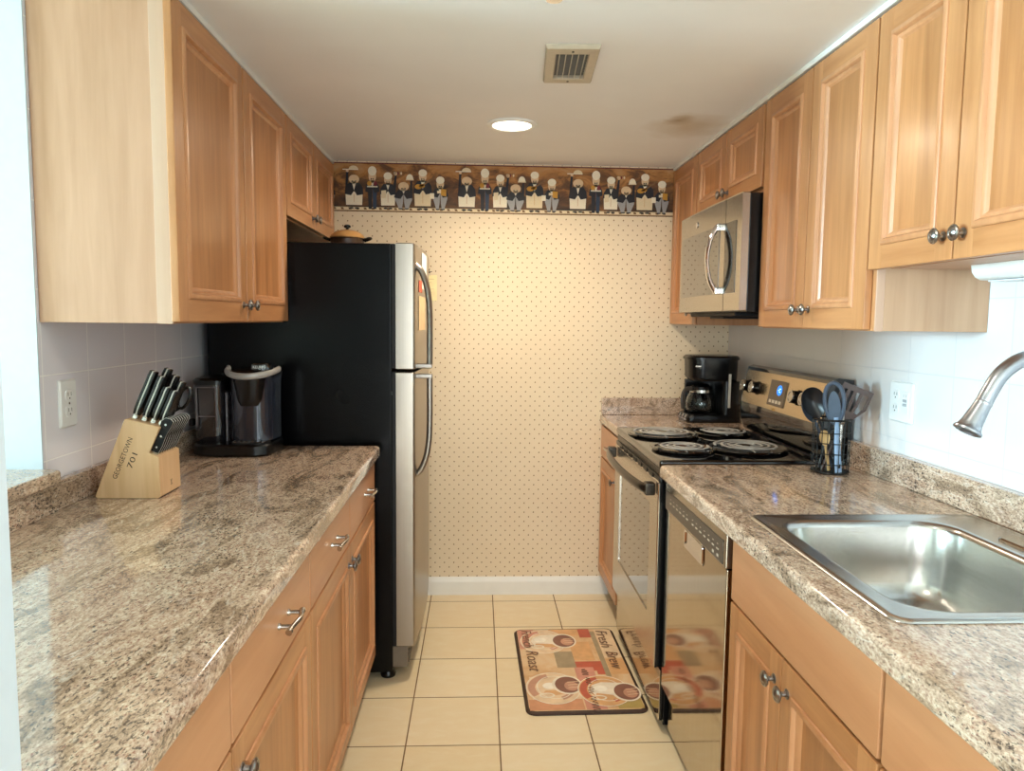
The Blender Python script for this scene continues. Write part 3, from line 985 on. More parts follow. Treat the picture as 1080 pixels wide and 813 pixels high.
# burners
for y, x, r in ((2.865, .735, .112), (2.890, .985, .088), (2.525, .722, .088), (2.545, .958, .114)):
    m = MB()
    z = .9245
    m.lathe([(r*1.0, .000), (r*1.22, .001), (r*1.24, .006), (r*1.20, .010), (r*1.12, .009), (r*1.02, .003), (r*.3, .001)], (x, y, z), seg=40)
    pan = m.obj('burner_pan', M['black_gloss'], ct)
    m = MB()
    turns = 3.5 if r > .1 else 3.0
    n = int(turns*28)
    pts = []
    for k in range(n+1):
        q = k/n
        rr = r*(.24+.76*q); a_ = q*turns*2*PI
        pts.append((x+rr*math.cos(a_), y+rr*math.sin(a_), z+.0155))
    m.tube(pts, .0050, seg=8, flat=((0, 0, 1), .45))
    for k in range(3):
        a_ = k*2*PI/3+.4
        m.box(x-.001, x+.001, y-.001, y+.001, z+.009, z+.010)
        e = Vector((math.cos(a_), math.sin(a_), 0))
        m.tube([Vector((x, y, z+.010))+e*r*.15, Vector((x, y, z+.010))+e*r*1.05], .0026, seg=6)
    m.obj('burner_coil', plain('coil grey', (168, 165, 160), .5, .15), ct, 'grey spiral heating coil')
# back panel with controls
m = MB()
bx = lambda z: 1.128+(z-1.03)*.20
m.prism([(1.145, .925), (1.200, .925), (1.226, .94), (1.226, 1.190), (1.176, 1.196), (1.156, 1.188), (1.126, 1.028), (1.132, .96)], lambda a, b, d: (a, d, b), GY0+.003, GY1-.003)
bg = m.obj('backguard', M['black_gloss'], t, 'black rear control panel', smooth=20)
m = MB()
nx = Vector((-1, 0, .186)).normalized(); ux = Vector((.186, 0, 1)).normalized()
def onp(y, h, d=0):
    return Vector((1.126, y, 1.028))+ux*h+nx*d
poly = rrect(GY0+.016, GY1-.016, .012, .150, .006, 3)
m.loops([[onp(y, h, .0002) for y, h in poly], [onp(y, h, .003) for y, h in poly]], 0)
m.obj('control_panel', steel('control panel steel', (206, 186, 156), .26, 1, .01), bg, 'stainless control panel')
m = MB()
poly = rrect(2.655, 2.800, .030, .128, .004, 3)
m.loops([[onp(y, h, .0031) for y, h in poly], [onp(y, h, .0075) for y, h in poly]], 0)
for k in range(4):
    y = 2.672+k*.030
    q = [(y, .040), (y+.022, .040), (y+.022, .052), (y, .052)]
    m.face([onp(a_, b_, .0078) for a_, b_ in q], 1)
ds = m.obj('display', [plain('display bezel', (96, 82, 66), .3, .3), plain('pale button', (206, 196, 178), .5)], bg, smooth=0)
m = MB()
poly = ell(2.705, .092, .024, .020, 24)
m.face([onp(y, h, .0079) for y, h in poly], 0)
m.obj('clock_window', emit('blue clock glow', (.05, .25, .9, 1), 1.6), ds, 'glowing blue clock', smooth=0)
m = MB()
for q in ((-.006, .086), (-.006, .098), (.004, .092)):
    m.face([onp(2.705+q[0]+a_, q[1]+b_, .0082) for a_, b_ in ((-.006, -.0012), (.008, -.0012), (.008, .0012), (-.006, .0012))], 0)
m.obj('clock_digits', emit('clock digits', (.6, .85, 1, 1), 2.5), ds, smooth=0)
m = MB(); poly = ell(2.735, .016, .016, .006, 20); m.loops([[onp(y, h, .003) for y, h in poly], [onp(y, h, .0042) for y, h in poly]], 0)
m.obj('emblem', plain('gold emblem', (190, 156, 96), .3, .8), bg)
for y in (3.020, 2.925, 2.545, 2.455):
    o = onp(y, .082, .003)
    m = MB(); m.lathe([(.027, 0), (.028, .003), (.024, .006), (.022, .028), (.021, .030)], o, nx, seg=24)
    k_ = m.obj('burner_knob', M['black'], bg)
    m = MB(); m.lathe([(.0222, .028), (.0235, .030), (.0225, .0335), (.016, .0335), (.015, .032), (.0005, .032)], o, nx, seg=24)
    m.obj('knob_cap', M['nickel'], k_, 'silver rimmed cap')

# ------------------------------------------------------------------ dishwasher
WY0, WY1 = 1.722, 2.306
t = thing('dishwasher', 'stainless dishwasher with grey button strip between stove and sink cabinet', 'dishwasher', (.9, 2.0, 0))
MB().box(.65, XR-.04, WY0-.005, WY1+.004, .0005, .870, .002).obj('body', M['black_matt'], t)
m = MB(); m.box(.611, .648, WY0, WY1, .175, .770, .004)
dd = m.obj('door', M['steel_mirror'], t)
# control strip, its lower edge notched for the pull pocket
m = MB()
m.box(.607, .648, WY0, WY1, .7715, .868, .004)
cs = m.obj('control_strip', M['steel'], t)
m = MB(); m.box(.6052, .6075, WY0+.02, WY1-.012, .778, .838, .0008)
kp = m.obj('key_panel', plain('grey key panel', (92, 84, 76), .3, .4), cs, 'dark grey button panel', smooth=0)
m = MB()
for k in range(13):
    y = WY0+.05+k*.036+(.02 if k > 6 else 0)
    m.box(.6046, .6053, y, y+.016, .804, .8075).box(.6046, .6053, y+.004, y+.013, .818, .8195)
    if k in (0, 1): m.box(.6046, .6053, y, y+.013, .786, .793)
m.obj('key_marks', plain('pale key marks', (214, 206, 190), .5), cs, smooth=0)
m = MB()
py0, py1 = 1.905, 2.085
m.loops([[Vector((.6095, y, z)) for y, z in rrect(py0, py1, .715, .771, .010, 4)], [Vector((.6065, y, z)) for y, z in rrect(py0+.003, py1-.003, .718, .770, .010, 4)],
         [Vector((.6065, y, z)) for y, z in rrect(py0+.010, py1-.010, .726, .768, .008, 4)], [Vector((.6102, y, z)) for y, z in rrect(py0+.014, py1-.014, .732, .766, .006, 4)]], 0, False, True)
m.obj('pocket_handle', M['chrome'], dd, 'bright recessed pull pocket')
m = MB(); m.box(.637, .648, WY0+.004, WY1-.004, .024, .160, .002)
m.obj('kick_plate', M['steel_mirror'], t)
# ------------------------------------------------------------------ microwave
MY0, MY1, MZ0, MZ1 = 2.446, 3.184, 1.414, 1.806
MX = .866
t = thing('microwave', 'stainless over-the-range microwave with curved handle above the stove', 'microwave', (1.05, 2.81, MZ0))
MB().box(MX+.034, XR-.002, MY0+.002, MY1-.002, MZ0-.004, MZ1, .004).obj('body', M['black'], t)
m = MB(); m.box(MX+.03, XR-.08, MY0+.10, MY1-.10, MZ0-.018, MZ0-.003, .004).box(MX+.05, MX+.20, MY0+.28, MY0+.44, MZ0-.026, MZ0-.017, .003)
m.obj('underside_vent', M['black_matt'], t)
m = MB()
YS = MY0+.150      # split between door and control side
def bow(y): return MX+.008-.008*math.sin(PI*(y-MY0)/(MY1-MY0))
def front(y0, y1):
    plan = [(MX+.033, y1), (MX+.033, y0)]
    n = 12
    plan += [(bow(y0+(y1-y0)*k/n), y0+(y1-y0)*k/n) for k in range(n+1)]
    return plan
m.slab(front(YS+.0025, MY1), MZ0, MZ1, .003, .003)
dr = m.obj('door', M['steel'], t, smooth=30)
m = MB(); m.slab(front(MY0, YS-.0025), MZ0, MZ1, .003, .003)
cp = m.obj('control_side', M['steel'], t, smooth=30)
def curved_plate(name, y0, y1, z0, z1, d, mat, parent, label, r=.01):
    m = MB()
    n = 10
    rings = []
    for dd_ in (d*.2, d):
        ring = []
        for k in range(n+1):
            y = y0+(y1-y0)*k/n
            ring.append(Vector((bow(y)-dd_, y, z1)))
        for k in range(n, -1, -1):
            y = y0+(y1-y0)*k/n
            ring.append(Vector((bow(y)-dd_, y, z0)))
        rings.append(ring)
    # strips keep the curved plate's outline
    fr = rings[1]
    for k in range(n):
        m.face([fr[k], fr[k+1], fr[2*n-k], fr[2*n+1-k]])
    m.loops(rings, 0, False, False)
    return m.obj(name, mat, parent, label, smooth=20)
wm = plain('microwave window glass', (16, 15, 14), .05, spec=.9, coat=1, coat_rough=.03)
curved_plate('door_window', YS+.055, MY1-.035, MZ0+.062, MZ1-.085, .0015, wm, dr, 'dark reflecting window')
curved_plate('keypad', MY0+.045, YS-.008, MZ0+.062, MZ1-.085, .0015, M['black_gloss'], cp, 'black keypad panel')
m = MB(); m.lathe([(.012, 0), (.012, .0018), (.009, .0022), (.0005, .0022)], (bow(2.93)-.001, 2.93, MZ1-.048), (-1, 0, 0), seg=24)
m.obj('emblem', M['chrome'], dr, 'small round silver emblem')
# bowed handle with two bright feet
hy = YS+.045
m = MB()
pts = bez([(MX-.012, hy, MZ0+.070), (MX-.034, hy+.004, MZ0+.115), (MX-.044, hy+.006, (MZ0+MZ1)/2-.010), (MX-.034, hy+.004, MZ1-.135), (MX-.012, hy, MZ1-.090)], 7)
m.tube(pts, .014, flat=((1, 0, 0), .55), seg=12)
m.box(MX-.018, MX+.006, hy-.016, hy+.016, MZ0+.060, MZ0+.086, .005).box(MX-.018, MX+.006, hy-.016, hy+.016, MZ1-.106, MZ1-.080, .005)
m.obj('door_handle', M['chrome'], dr, 'bright bowed vertical handle')

# ------------------------------------------------------------------ sink
t = thing('sink', 'stainless single-bowl drop-in sink in the right granite countertop', 'sink', (.92, 1.37, .914))
BX0, BX1, BY0, BY1 = .697, 1.078, 1.112, 1.632
z = .9145
def ring(x0, x1, y0, y1, r, zz): return [Vector((a, b, zz)) for a, b in rrect(x0, x1, y0, y1, r, 8)]
m = MB()
rings = [ring(SX0+.004, SX1-.004, SY0+.004, SY1-.004, .026, z),
         ring(SX0, SX1, SY0, SY1, .030, z+.0006), ring(SX0+.003, SX1-.003, SY0+.003, SY1-.003, .028, z+.004), ring(SX0+.010, SX1-.010, SY0+.010, SY1-.010, .024, z+.0055),
         ring(SX0+.017, SX1-.017, SY0+.017, SY1-.017, .020, z+.0035), ring(BX0-.016, BX1+.016, BY0-.016, BY1+.016, .085, z+.0025),
         ring(BX0-.008, BX1+.008, BY0-.008, BY1+.008, .082, z+.0015), ring(BX0-.002, BX1+.002, BY0-.002, BY1+.002, .080, z-.003), ring(BX0+.003, BX1-.003, BY0+.003, BY1-.003, .078, z-.012),
         ring(BX0+.012, BX1-.012, BY0+.012, BY1-.012, .075, z-.09), ring(BX0+.020, BX1-.020, BY0+.020, BY1-.020, .072, z-.135), ring(BX0+.030, BX1-.030, BY0+.030, BY1-.030, .066, z-.158),
         ring(BX0+.048, BX1-.048, BY0+.048, BY1-.048, .055, z-.170), ring(BX0+.075, BX1-.075, BY0+.075, BY1-.075, .045, z-.174)]
cx, cy = (BX0+BX1)/2, (BY0+BY1)/2
last = rrect(BX0+.075, BX1-.075, BY0+.075, BY1-.075, .045, 8)
drain = []
for a, b in last:
    an = math.atan2(b-cy, a-cx)
    drain.append(Vector((cx+.045*math.cos(an), cy+.045*math.sin(an), z-.178)))
rings.append(drain)
m.loops(rings, 0, False, False)
m.obj('basin', M['steel_sink'], t, smooth=50)
m = MB(); m.lathe([(.046, -.1775), (.044, -.176), (.040, -.178), (.036, -.184), (.012, -.186), (.006, -.180), (.0005, -.179)], (cx, cy, z), seg=32)
m.obj('drain', M['chrome'], t)

# faucet on the sink's rear deck
FXB, FYB = 1.140, 1.372
t = thing('faucet', 'brushed steel gooseneck faucet over the sink', 'faucet', (FXB, FYB, .9175))
m = MB()
pl = rrect(FXB-.030, FXB+.030, FYB-.128, FYB+.128, .029, 8)
pin = rrect(FXB-.026, FXB+.026, FYB-.124, FYB+.124, .025, 8)
m.loops([[Vector((a, b, .9172)) for a, b in pl], [Vector((a, b, .921)) for a, b in pl], [Vector((a, b, .924)) for a, b in pin]], 0)
m.obj('deck_plate', M['steel'], t)
m = MB(); m.lathe([(.027, .923), (.028, .928), (.024, .935), (.022, .99), (.0235, .995), (.0225, 1.02), (.018, 1.035), (.0155, 1.05)], (FXB, FYB, 0), seg=28)
m.obj('faucet_body', M['faucet'], t)
m = MB()
path = bez([(FXB, FYB, 1.04), (FXB, FYB, 1.15), (FXB-.002, FYB, 1.24), (FXB-.022, FYB, 1.292), (FXB-.056, FYB, 1.311), (FXB-.092, FYB, 1.307), (FXB-.128, FYB, 1.281), (FXB-.149, FYB, 1.247), (FXB-.159, FYB, 1.226)], 7)
m.tube(path, .0150, seg=18)
m.obj('spout', M['faucet'], t)
a_ = Vector((FXB-.159, FYB, 1.226)); b_ = Vector((FXB-.188, FYB, 1.172))
ax = (b_-a_).normalized(); L = (b_-a_).length
m = MB(); m.lathe([(.0152, 0), (.0158, .002), (.0158, .004), (.0152, .006), (.0165, .02), (.0195, L-.014), (.0225, L-.004), (.0265, L), (.0268, L+.004), (.0215, L+.006), (.019, L+.002), (.0005, L+.001)], a_, ax, seg=28)
m.obj('spray_head', M['faucet'], t)
m = MB(); m.tube([(FXB, FYB-.018, .985), (FXB, FYB-.05, 1.000), (FXB-.004, FYB-.10, 1.035)], [.009, .008, .006], seg=12)
m.obj('lever', M['faucet'], t)

# under-cabinet lamp
t = thing('under_cabinet_light', 'white rounded light bar under the higher wall cabinet at right edge', 'light', (1.13, 1.38, 1.505))
pr_ = [(1.085, 1.5055), (1.088, 1.490), (1.096, 1.479), (1.108, 1.473), (1.165, 1.471), (1.172, 1.478), (1.174, 1.5055)]
m = MB(); m.prism(pr_, lambda a, b, d: (a, d, b), 1.12, 1.590)
m.obj('housing', M['white'], t)
m = MB(); m.box(1.112, 1.160, 1.14, 1.57, 1.4685, 1.4715, .001)
m.obj('diffuser', plain('frosted diffuser', (235, 240, 244), .5), t)

# ------------------------------------------------------------------ ceiling fixtures
LX, LY = .121, 2.868
def downlight(x, y, label, e):
    t = thing('recessed_light', label, 'ceiling light', (x, y, ZC))
    m = MB(); m.lathe([(.097, -.0005), (.097, -.004), (.090, -.009), (.082, -.010), (.074, -.006), (.073, -.0005)], (x, y, ZC), seg=48, cap0=False, cap1=False)
    m.obj('trim_ring', M['white'], t)
    m = MB(); m.lathe([(.0735, -.004), (.0735, -.0045), (.05, -.0065), (.0005, -.008)], (x, y, ZC), seg=48, cap0=False)
    m.obj('lamp_lens', emit('lit lamp lens', (1, .90, .72, 1), e), t)
    return t
downlight(LX, LY, 'lit round recessed ceiling light in front of the wallpaper border', 9)
downlight(.10, 1.05, 'lit round recessed ceiling light above the camera end of the aisle', 5)
def can(name, x, y, power, col):
    l = bpy.data.lights.new(name, 'AREA')
    l.shape = 'DISK'; l.size = .14; l.energy = power; l.color = col; l.spread = math.radians(165)
    o = bpy.data.objects.new(name, l); COL.objects.link(o)
    o.location = (x, y, ZC-.014)
can('recessed_lamp', LX, LY, P_CAN, (1, .85, .66))
can('recessed_lamp', .10, 1.05, P_CAN2, (1, .88, .74))

# ceiling vent, set a little askew
t = thing('ceiling_vent', 'square grey ceiling vent with a louvred opening', 'vent', (.259, 2.185, ZC))
va = math.radians(-3.4)
vx, vy = Vector((math.cos(va), math.sin(va), 0)), Vector((-math.sin(va), math.cos(va), 0))
vc = Vector((.259, 2.185, ZC))
def V(a, b, h): return vc+vx*a+vy*b-Vector((0, 0, h))
def vrect(hx, hy, h): return [V(-hx, -hy, h), V(hx, -hy, h), V(hx, hy, h), V(-hx, hy, h)]
m = MB(); m.loops([vrect(.0745, .149, .0005), vrect(.0745, .149, .004), vrect(.070, .143, .012), vrect(.047, .105, .013), vrect(.044, .102, .010), vrect(.044, .102, .001)], 0, False, False)
vf = m.obj('frame', M['grey_enamel'], t, smooth=0)
m = MB(); m.loops([vrect(.044, .102, .0006), vrect(.044, .102, .0012)], 0)
m.obj('backing', M['hole_shade'], t, 'dark sheet for the opening shade', smooth=0)  # sheet coloured near black as the shade behind the blades
def vbar(m, a0, a1, b0, b1, h0, h1):
    m.loops([[V(a0, b0, h0), V(a1, b0, h0), V(a1, b1, h0), V(a0, b1, h0)], [V(a0, b0, h1), V(a1, b0, h1), V(a1, b1, h1), V(a0, b1, h1)]], 0)
m = MB()
for k in range(5):
    a = -.0352+k*.0176
    vbar(m, a-.0012, a+.0012, -.102, .102, .009, .0125)
m.obj('louvres', M['grey_enamel'], t, smooth=0)
m = MB()
for k in range(8):
    b = -.088+k*.0225
    m.loops([[V(-.044, b, .0015), V(.044, b, .0015), V(.044, b+.004, .009), V(-.044, b+.004, .009)], [V(-.044, b+.001, .0014), V(.044, b+.001, .0014), V(.044, b+.005, .0088), V(-.044, b+.005, .0088)]], 0)
m.obj('cross_blades', plain('shade darkened vent blades', (96, 88, 78), .6), t, smooth=0)  # blades coloured dark to give the slots their shade
for b in (-.124, .124):
    MB().lathe([(.0035, .012), (.0035, .0142), (.001, .0146)], vc+vy*b, (0, 0, -1), seg=10).obj('screw', M['black_matt'], t)
# sprinkler
t = thing('fire_sprinkler', 'small chrome sprinkler on the ceiling at the top edge', 'sprinkler', (.160, 1.668, ZC))
m = MB(); m.lathe([(.026, -.0005), (.026, -.003), (.018, -.007), (.012, -.008), (.012, -.020), (.007, -.024)], (.160, 1.668, ZC), seg=24)
m.obj('escutcheon', M['chrome'], t)
m = MB()
for s in (-1, 1):
    m.tube([(.160+s*.010, 1.668, ZC-.020), (.160+s*.012, 1.668, ZC-.032), (.160+s*.004, 1.668, ZC-.042)], .002, seg=8)
m.lathe([(.017, -.042), (.018, -.044), (.010, -.045)], (.160, 1.668, ZC), seg=20)
m.obj('deflector', M['chrome'], t)

# ------------------------------------------------------------------ outlets
def plate(side, x, y, z, w, h, label, kind):
    s = SG[side]
    t = thing('outlet', label, 'outlet', (x, y, z))
    rings = []
    for n, i in ((.0003, 0), (.003, 0), (.0065, .004)):
        rings.append([Vector((x+s*n, a, b)) for a, b in rrect(y-w/2+i, y+w/2-i, z-h/2+i, z+h/2-i, .006, 4)])
    MB_x = MB(); MB_x.loops(rings, 0)
    MB_x.obj('cover_plate', M['white'], t)
    slot = plain('outlet slots', (70, 68, 64), .6)
    def block(yc, dz=(-.0195, .0195)):
        for q in dz:
            m = MB()
            m.loops([[Vector((x+s*.0066, a, b)) for a, b in rrect(yc-.017, yc+.017, z+q-.0145, z+q+.0145, .010, 5)], [Vector((x+s*.0085, a, b)) for a, b in rrect(yc-.0165, yc+.0165, z+q-.014, z+q+.014, .010, 5)]], 0)
            r_ = m.obj('receptacle', M['white'], t)
            m = MB()
            m.box(x+s*.0084, x+s*.0088, yc-.0075, yc-.0055, z+q-.001, z+q+.008).box(x+s*.0084, x+s*.0088, yc+.0055, yc+.0075, z+q-.001, z+q+.008)
            m.lathe([(.0024, 0), (.0024, .0004)], (x+s*.0084, yc, z+q-.007), (s, 0, 0), seg=10)
            m.obj('slots', slot, r_, smooth=0)
    if kind == 'duplex':
        block(y)
        m = MB(); m.lathe([(.003, 0), (.003, .001), (.001, .0016)], (x+s*.0066, y, z), (s, 0, 0), seg=12); m.obj('screw', M['nickel'], t)
    else:
        block(y+.024)
        m = MB(); m.loops([[Vector((x+s*.0066, a, b)) for a, b in rrect(y-.041, y-.007, z-.033, z+.033, .003, 3)], [Vector((x+s*.0085, a, b)) for a, b in rrect(y-.040, y-.008, z-.032, z+.032, .003, 3)]], 0)
        g = m.obj('test_module', M['white'], t)
        m = MB()
        for zz in (-.006, .006):
            m.box(x+s*.0084, x+s*.0095, y-.034, y-.014, z+zz-.004, z+zz+.004, .001)
        m.box(x+s*.0084, x+s*.0088, y-.031, y-.029, z+.016, z+.025).box(x+s*.0084, x+s*.0088, y-.019, y-.017, z+.016, z+.025)
        m.obj('test_buttons', plain('grey buttons', (176, 178, 180), .5), g)
plate('L', XL, 1.842, 1.158, .074, .118, 'ivory duplex outlet on the left tile wall beside the knife block', 'duplex')
plate('R', XR, 2.072, 1.148, .118, .118, 'white two-gang outlet on the right tile wall behind the utensil holder', 'gfci')
# ------------------------------------------------------------------ knife block and knives
KX0, KY0, KY1 = -.962, 1.860, 1.987
KZ = .9145
t = thing('knife_block', 'slanted wooden knife block with handwriting on the left granite counter', 'knife block', (-.88, 1.92, KZ))
prof = [(.000, .005), (.006, .0), (.156, .0), (.162, .005), (.160, .107), (.135, .116), (.166, .182), (.083, .203), (.078, .200)]
KM = Matrix.Translation((KX0, 0, KZ))
m = MB(); m.prism([(a, b) for a, b in prof], lambda a, b, d: (KX0+a, d, KZ+b), KY0, KY1)
bmesh.ops.bevel(m.bm, geom=list(m.bm.edges), offset=.0012, segments=1, profile=.5, affect='EDGES', clamp_overlap=True)
m.obj('block', M['block_wood'], t, smooth=20)
m = MB(); m.box(KX0+.006, KX0+.158, KY0+.003, KY1-.003, KZ-.0005, KZ+.0016)
m.obj('base_pad', M['rubber'], t, 'dark rubber base', smooth=0)
ink = plain('pen ink', (58, 36, 20), .6)
m = MB()
d1 = Vector((.083, 0, .197)).normalized(); d2 = Vector((.92, 0, -.39)).normalized()
ctr = Vector((KX0+.072, KY0-.0002, KZ+.103))
m.text('GEORGETOWN', .0175, ctr, d1, Vector((-d1.z, 0, d1.x)), width=.112)
m.text('701', .020, ctr+d1*.006+Vector((d1.z, 0, -d1.x))*.024, d1, Vector((-d1.z, 0, d1.x)), width=.040)
m.obj('handwriting', ink, t, 'handwritten GEORGETOWN 701', smooth=0)
m = MB()
for s in (-1, 1):
    m.tube([(KX0+.1612, 1.928-s*.004, KZ+.022), (KX0+.1612, 1.928+s*.004, KZ+.036)], .0009, seg=6)
m.tube([(KX0+.1612, 1.923, KZ+.022), (KX0+.1612, 1.933, KZ+.022)], .0007, seg=6)
m.obj('maker_mark', ink, t, 'small brown mark')

U = Vector((.39, 0, .92)).normalized(); T = Vector((.92, 0, -.39)).normalized(); Y_ = Vector((0, 1, 0))
def slab_along(m, o, length, th, w0, w1, mi, t0=0):
    """flat handle scale along U: thickness th in T, width in Y tapering"""
    rings = []
    n = 8
    for k in range(n+1):
        q = k/n
        w = (w0+(w1-w0)*q+.0025*math.sin(q*PI*2.0))/2
        e = 1 if k not in (0, n) else .8
        pts = rrect(-th/2*e, th/2*e, -w*e, w*e, min(th, w)*.28, 3)
        rings.append([o+U*(t0+length*q)+T*a+Y_*b for a, b in pts])
    m.loops(rings, mi)
def big_knife(o, length, label):
    t = thing('knife', label, 'knife', tuple(o), 'black handled knives in the wooden block')
    m = MB()
    slab_along(m, o+T*.0052, length, .0078, .022, .026, 0, .012); slab_along(m, o-T*.0052, length, .0078, .022, .026, 0, .012)
    h = m.obj('handle', M['black'], t)
    m = MB(); slab_along(m, o, length+.001, .0034, .0226, .0266, 0, .012)
    m.obj('tang', M['tang'], t, 'silver tang line')
    m = MB(); slab_along(m, o, .018, .013, .018, .020, 0, -.004); slab_along(m, o, .05, .0025, .018, .018, 0, -.05)
    m.obj('bolster', M['nickel'], t, 'silver bolster')
top0 = Vector((KX0+.083, 0, KZ+.203)); top1 = Vector((KX0+.166, 0, KZ+.182))
near = [(.12, .118, 'longest black knife handle at the left end of the block, camera side row'), (.40, .110, 'second black knife handle from the left, camera side row of the block'),
        (.66, .086, 'third black knife handle from the left, camera side row of the block'), (.90, .082, 'fourth black knife handle from the left, camera side row above the steak knives')]
far = [(.28, .125, 'leftmost black knife handle in the wall side row of the block'), (.56, .112, 'second black knife handle from the left in the wall side row'),
       (.80, .100, 'rightmost black knife handle in the wall side row of the block')]
for q, L, lab in near:
    p = top0.lerp(top1, q); p.y = 1.890
    big_knife(p, L, lab)
for q, L, lab in far:
    p = top0.lerp(top1, q); p.y = 1.938
    big_knife(p, L, lab)
p = top0.lerp(top1, .72); p.y = 1.970
t = thing('kitchen_shears', 'black kitchen shears with loop handles at the back of the knife block', 'scissors', tuple(p))
for s in (-1, 1):
    m = MB()
    c = p+U*.068+T*(s*.016)
    m.tube([c+U*(.030*math.cos(a*PI/9))+T*(.013*math.sin(a*PI/9)) for a in range(18)], .0042, seg=8, closed=True)
    m.tube([p+U*-.01, p+U*.02, c-U*.028], [.004, .005, .0042], seg=8)
    m.obj('loop_handle', M['black'], t)
# eight steak knives in the lower step
ords = ['nearest the camera', 'second from the camera', 'third from the camera', 'fourth from the camera', 'fourth from the wall', 'third from the wall', 'second from the wall', 'nearest the wall']
def steak(o):
    t = thing('steak_knife', 'x', 'knife', tuple(o), 'steak knives in the lower step of the block')
    m = MB()
    prof_ = [(-.0105, .0), (.0085, .0), (.0105, .02), (.0095, .05), (.0135, .074), (.0145, .088), (.006, .093), (-.007, .091), (-.0135, .080), (-.0105, .05)]
    m.prism(prof_, lambda a, b, d: o+T*a+U*(b+.004)+Y_*d, -.0046, .0046)
    bmesh.ops.bevel(m.bm, geom=list(m.bm.edges), offset=.0016, segments=2, profile=.5, affect='EDGES', clamp_overlap=True)
    h = m.obj('handle', M['black_matt'], t)
    m = MB(); m.prism([(a*1.05, b) for a, b in prof_], lambda a, b, d: o+T*a+U*(b*1.012+.004)+Y_*d, -.0008, .0008)
    m.obj('tang', M['tang'], h, 'silver tang line', smooth=0)
    m = MB()
    for q in (.018, .048, .080):
        m.lathe([(.0028, -.0054), (.0028, .0054)], o+U*q, (0, 1, 0), seg=12)
    m.obj('rivets', M['nickel'], h, 'silver rivets')
    m = MB(); m.prism([(-.0085, -.030), (.0085, -.030), (.0085, .005), (-.0085, .005)], lambda a, b, d: o+T*a+U*b+Y_*d, -.0006, .0006)
    m.obj('blade', M['nickel'], t)
    return t
o0 = Vector((KX0+.1455, KY0+.012, KZ+.1135))
st = steak(o0)
st['label'] = 'black steak knife %s in the lower step of the block' % ords[0]
for k in range(1, 8):
    copy_thing(st, o0+Vector((0, k*.0147, 0)), 'black steak knife %s in the lower step of the block' % ords[k])

# ------------------------------------------------------------------ pod coffee machine
QZ = .9145
t = thing('pod_coffee_machine', 'black single-serve coffee machine with water tank on left counter by refrigerator', 'coffee machine', (-.81, 2.55, QZ))
def stack(m, rings_, mi=0):
    m.loops([[Vector((a, b, zz)) for a, b in rrect(x0, x1, y0, y1, r, 7)] for x0, x1, y0, y1, r, zz in rings_], mi)
m = MB(); stack(m, [(-.945, -.690, 2.425, 2.645, .06, QZ), (-.950, -.686, 2.420, 2.650, .062, QZ+.006), (-.950, -.686, 2.420, 2.650, .062, QZ+.034), (-.944, -.692, 2.426, 2.644, .058, QZ+.040)])
m.obj('base', M['black'], t)
m = MB(); stack(m, [(-.820, -.698, 2.428, 2.520, .04, QZ+.0402), (-.820, -.698, 2.428, 2.520, .04, QZ+.045), (-.814, -.704, 2.434, 2.514, .036, QZ+.0465)])
dt = m.obj('drip_tray', M['black_matt'], t)
m = MB()
for k in range(6):
    m.box(-.808+k*.018, -.798+k*.018, 2.440, 2.508, QZ+.0464, QZ+.048)
m.obj('tray_grille', M['nickel'], dt, 'silver drip grille', smooth=0)
m = MB(); stack(m, [(-.838, -.690, 2.462, 2.645, .062, QZ+.0470), (-.838, -.690, 2.462, 2.645, .062, QZ+.19), (-.840, -.686, 2.450, 2.645, .066, QZ+.262)])
m.obj('column', plain('daylight tinted front', (40, 46, 60), .16, .35, coat=1, coat_rough=.06), t, 'daylight tinted front face')  # black front; reflected blue daylight is put into its colour
m = MB(); stack(m, [(-.842, -.684, 2.446, 2.648, .068, QZ+.2625), (-.842, -.684, 2.446, 2.648, .068, QZ+.272), (-.834, -.692, 2.454, 2.642, .062, QZ+.280), (-.815, -.710, 2.470, 2.630, .05, QZ+.284)])
hd = m.obj('head', M['black'], t)
# black pod hopper, tapering downwards, bulging from the front
m = MB(); stack(m, [(-.796, -.728, 2.452, 2.52, .030, QZ+.165), (-.806, -.718, 2.446, 2.53, .040, QZ+.185), (-.822, -.702, 2.438, 2.54, .052, QZ+.262)])
m.obj('pod_holder', M['black'], hd)
m = MB()
pts = []
for k in range(25):
    a = math.radians(176+k*(368-176)/24)
    q = k/24
    pts.append((-.763+.083*math.cos(a), 2.520+.098*math.sin(a), QZ+.284-.018*math.sin(PI*q)**1.5))
m.tube(pts, [.0062+.0018*min(1, k/8) for k in range(25)], seg=10, flat=((0, 0, 1), 1.35))
m.lathe([(.012, 0), (.013, .003), (.007, .005)], (-.846, 2.528, QZ+.284), (-.6, -.8, 0), seg=16)
m.obj('lift_handle', M['silver'], hd, 'silver curved lift handle')
m = MB(); m.lathe([(.036, .283), (.037, .287), (.035, .303), (.030, .307), (.0005, .308)], (-.722, 2.486, QZ), seg=32)
lid = m.obj('lid_cap', M['black_gloss'], hd, 'round black cap')
m = MB(); m.text('KEURIG', .013, (-.722, 2.4485, QZ+.295), (1, 0, 0), (0, .06, 1), width=.040, depth=.0008)
m.obj('lettering', M['white'], lid, 'pale KEURIG lettering', smooth=0)
m = MB(); stack(m, [(-.952, -.858, 2.490, 2.640, .03, QZ+.0405), (-.956, -.856, 2.485, 2.643, .032, QZ+.06), (-.958, -.854, 2.480, 2.645, .032, QZ+.232)])
tk = m.obj('water_tank', plain('smoky tank', (30, 29, 33), .12, coat=.8, coat_rough=.05), t, 'smoky dark water tank')
m = MB()
for x in (-.940, -.875):
    m.box(x-.003, x+.003, 2.4785, 2.4815, QZ+.09, QZ+.225, .001)
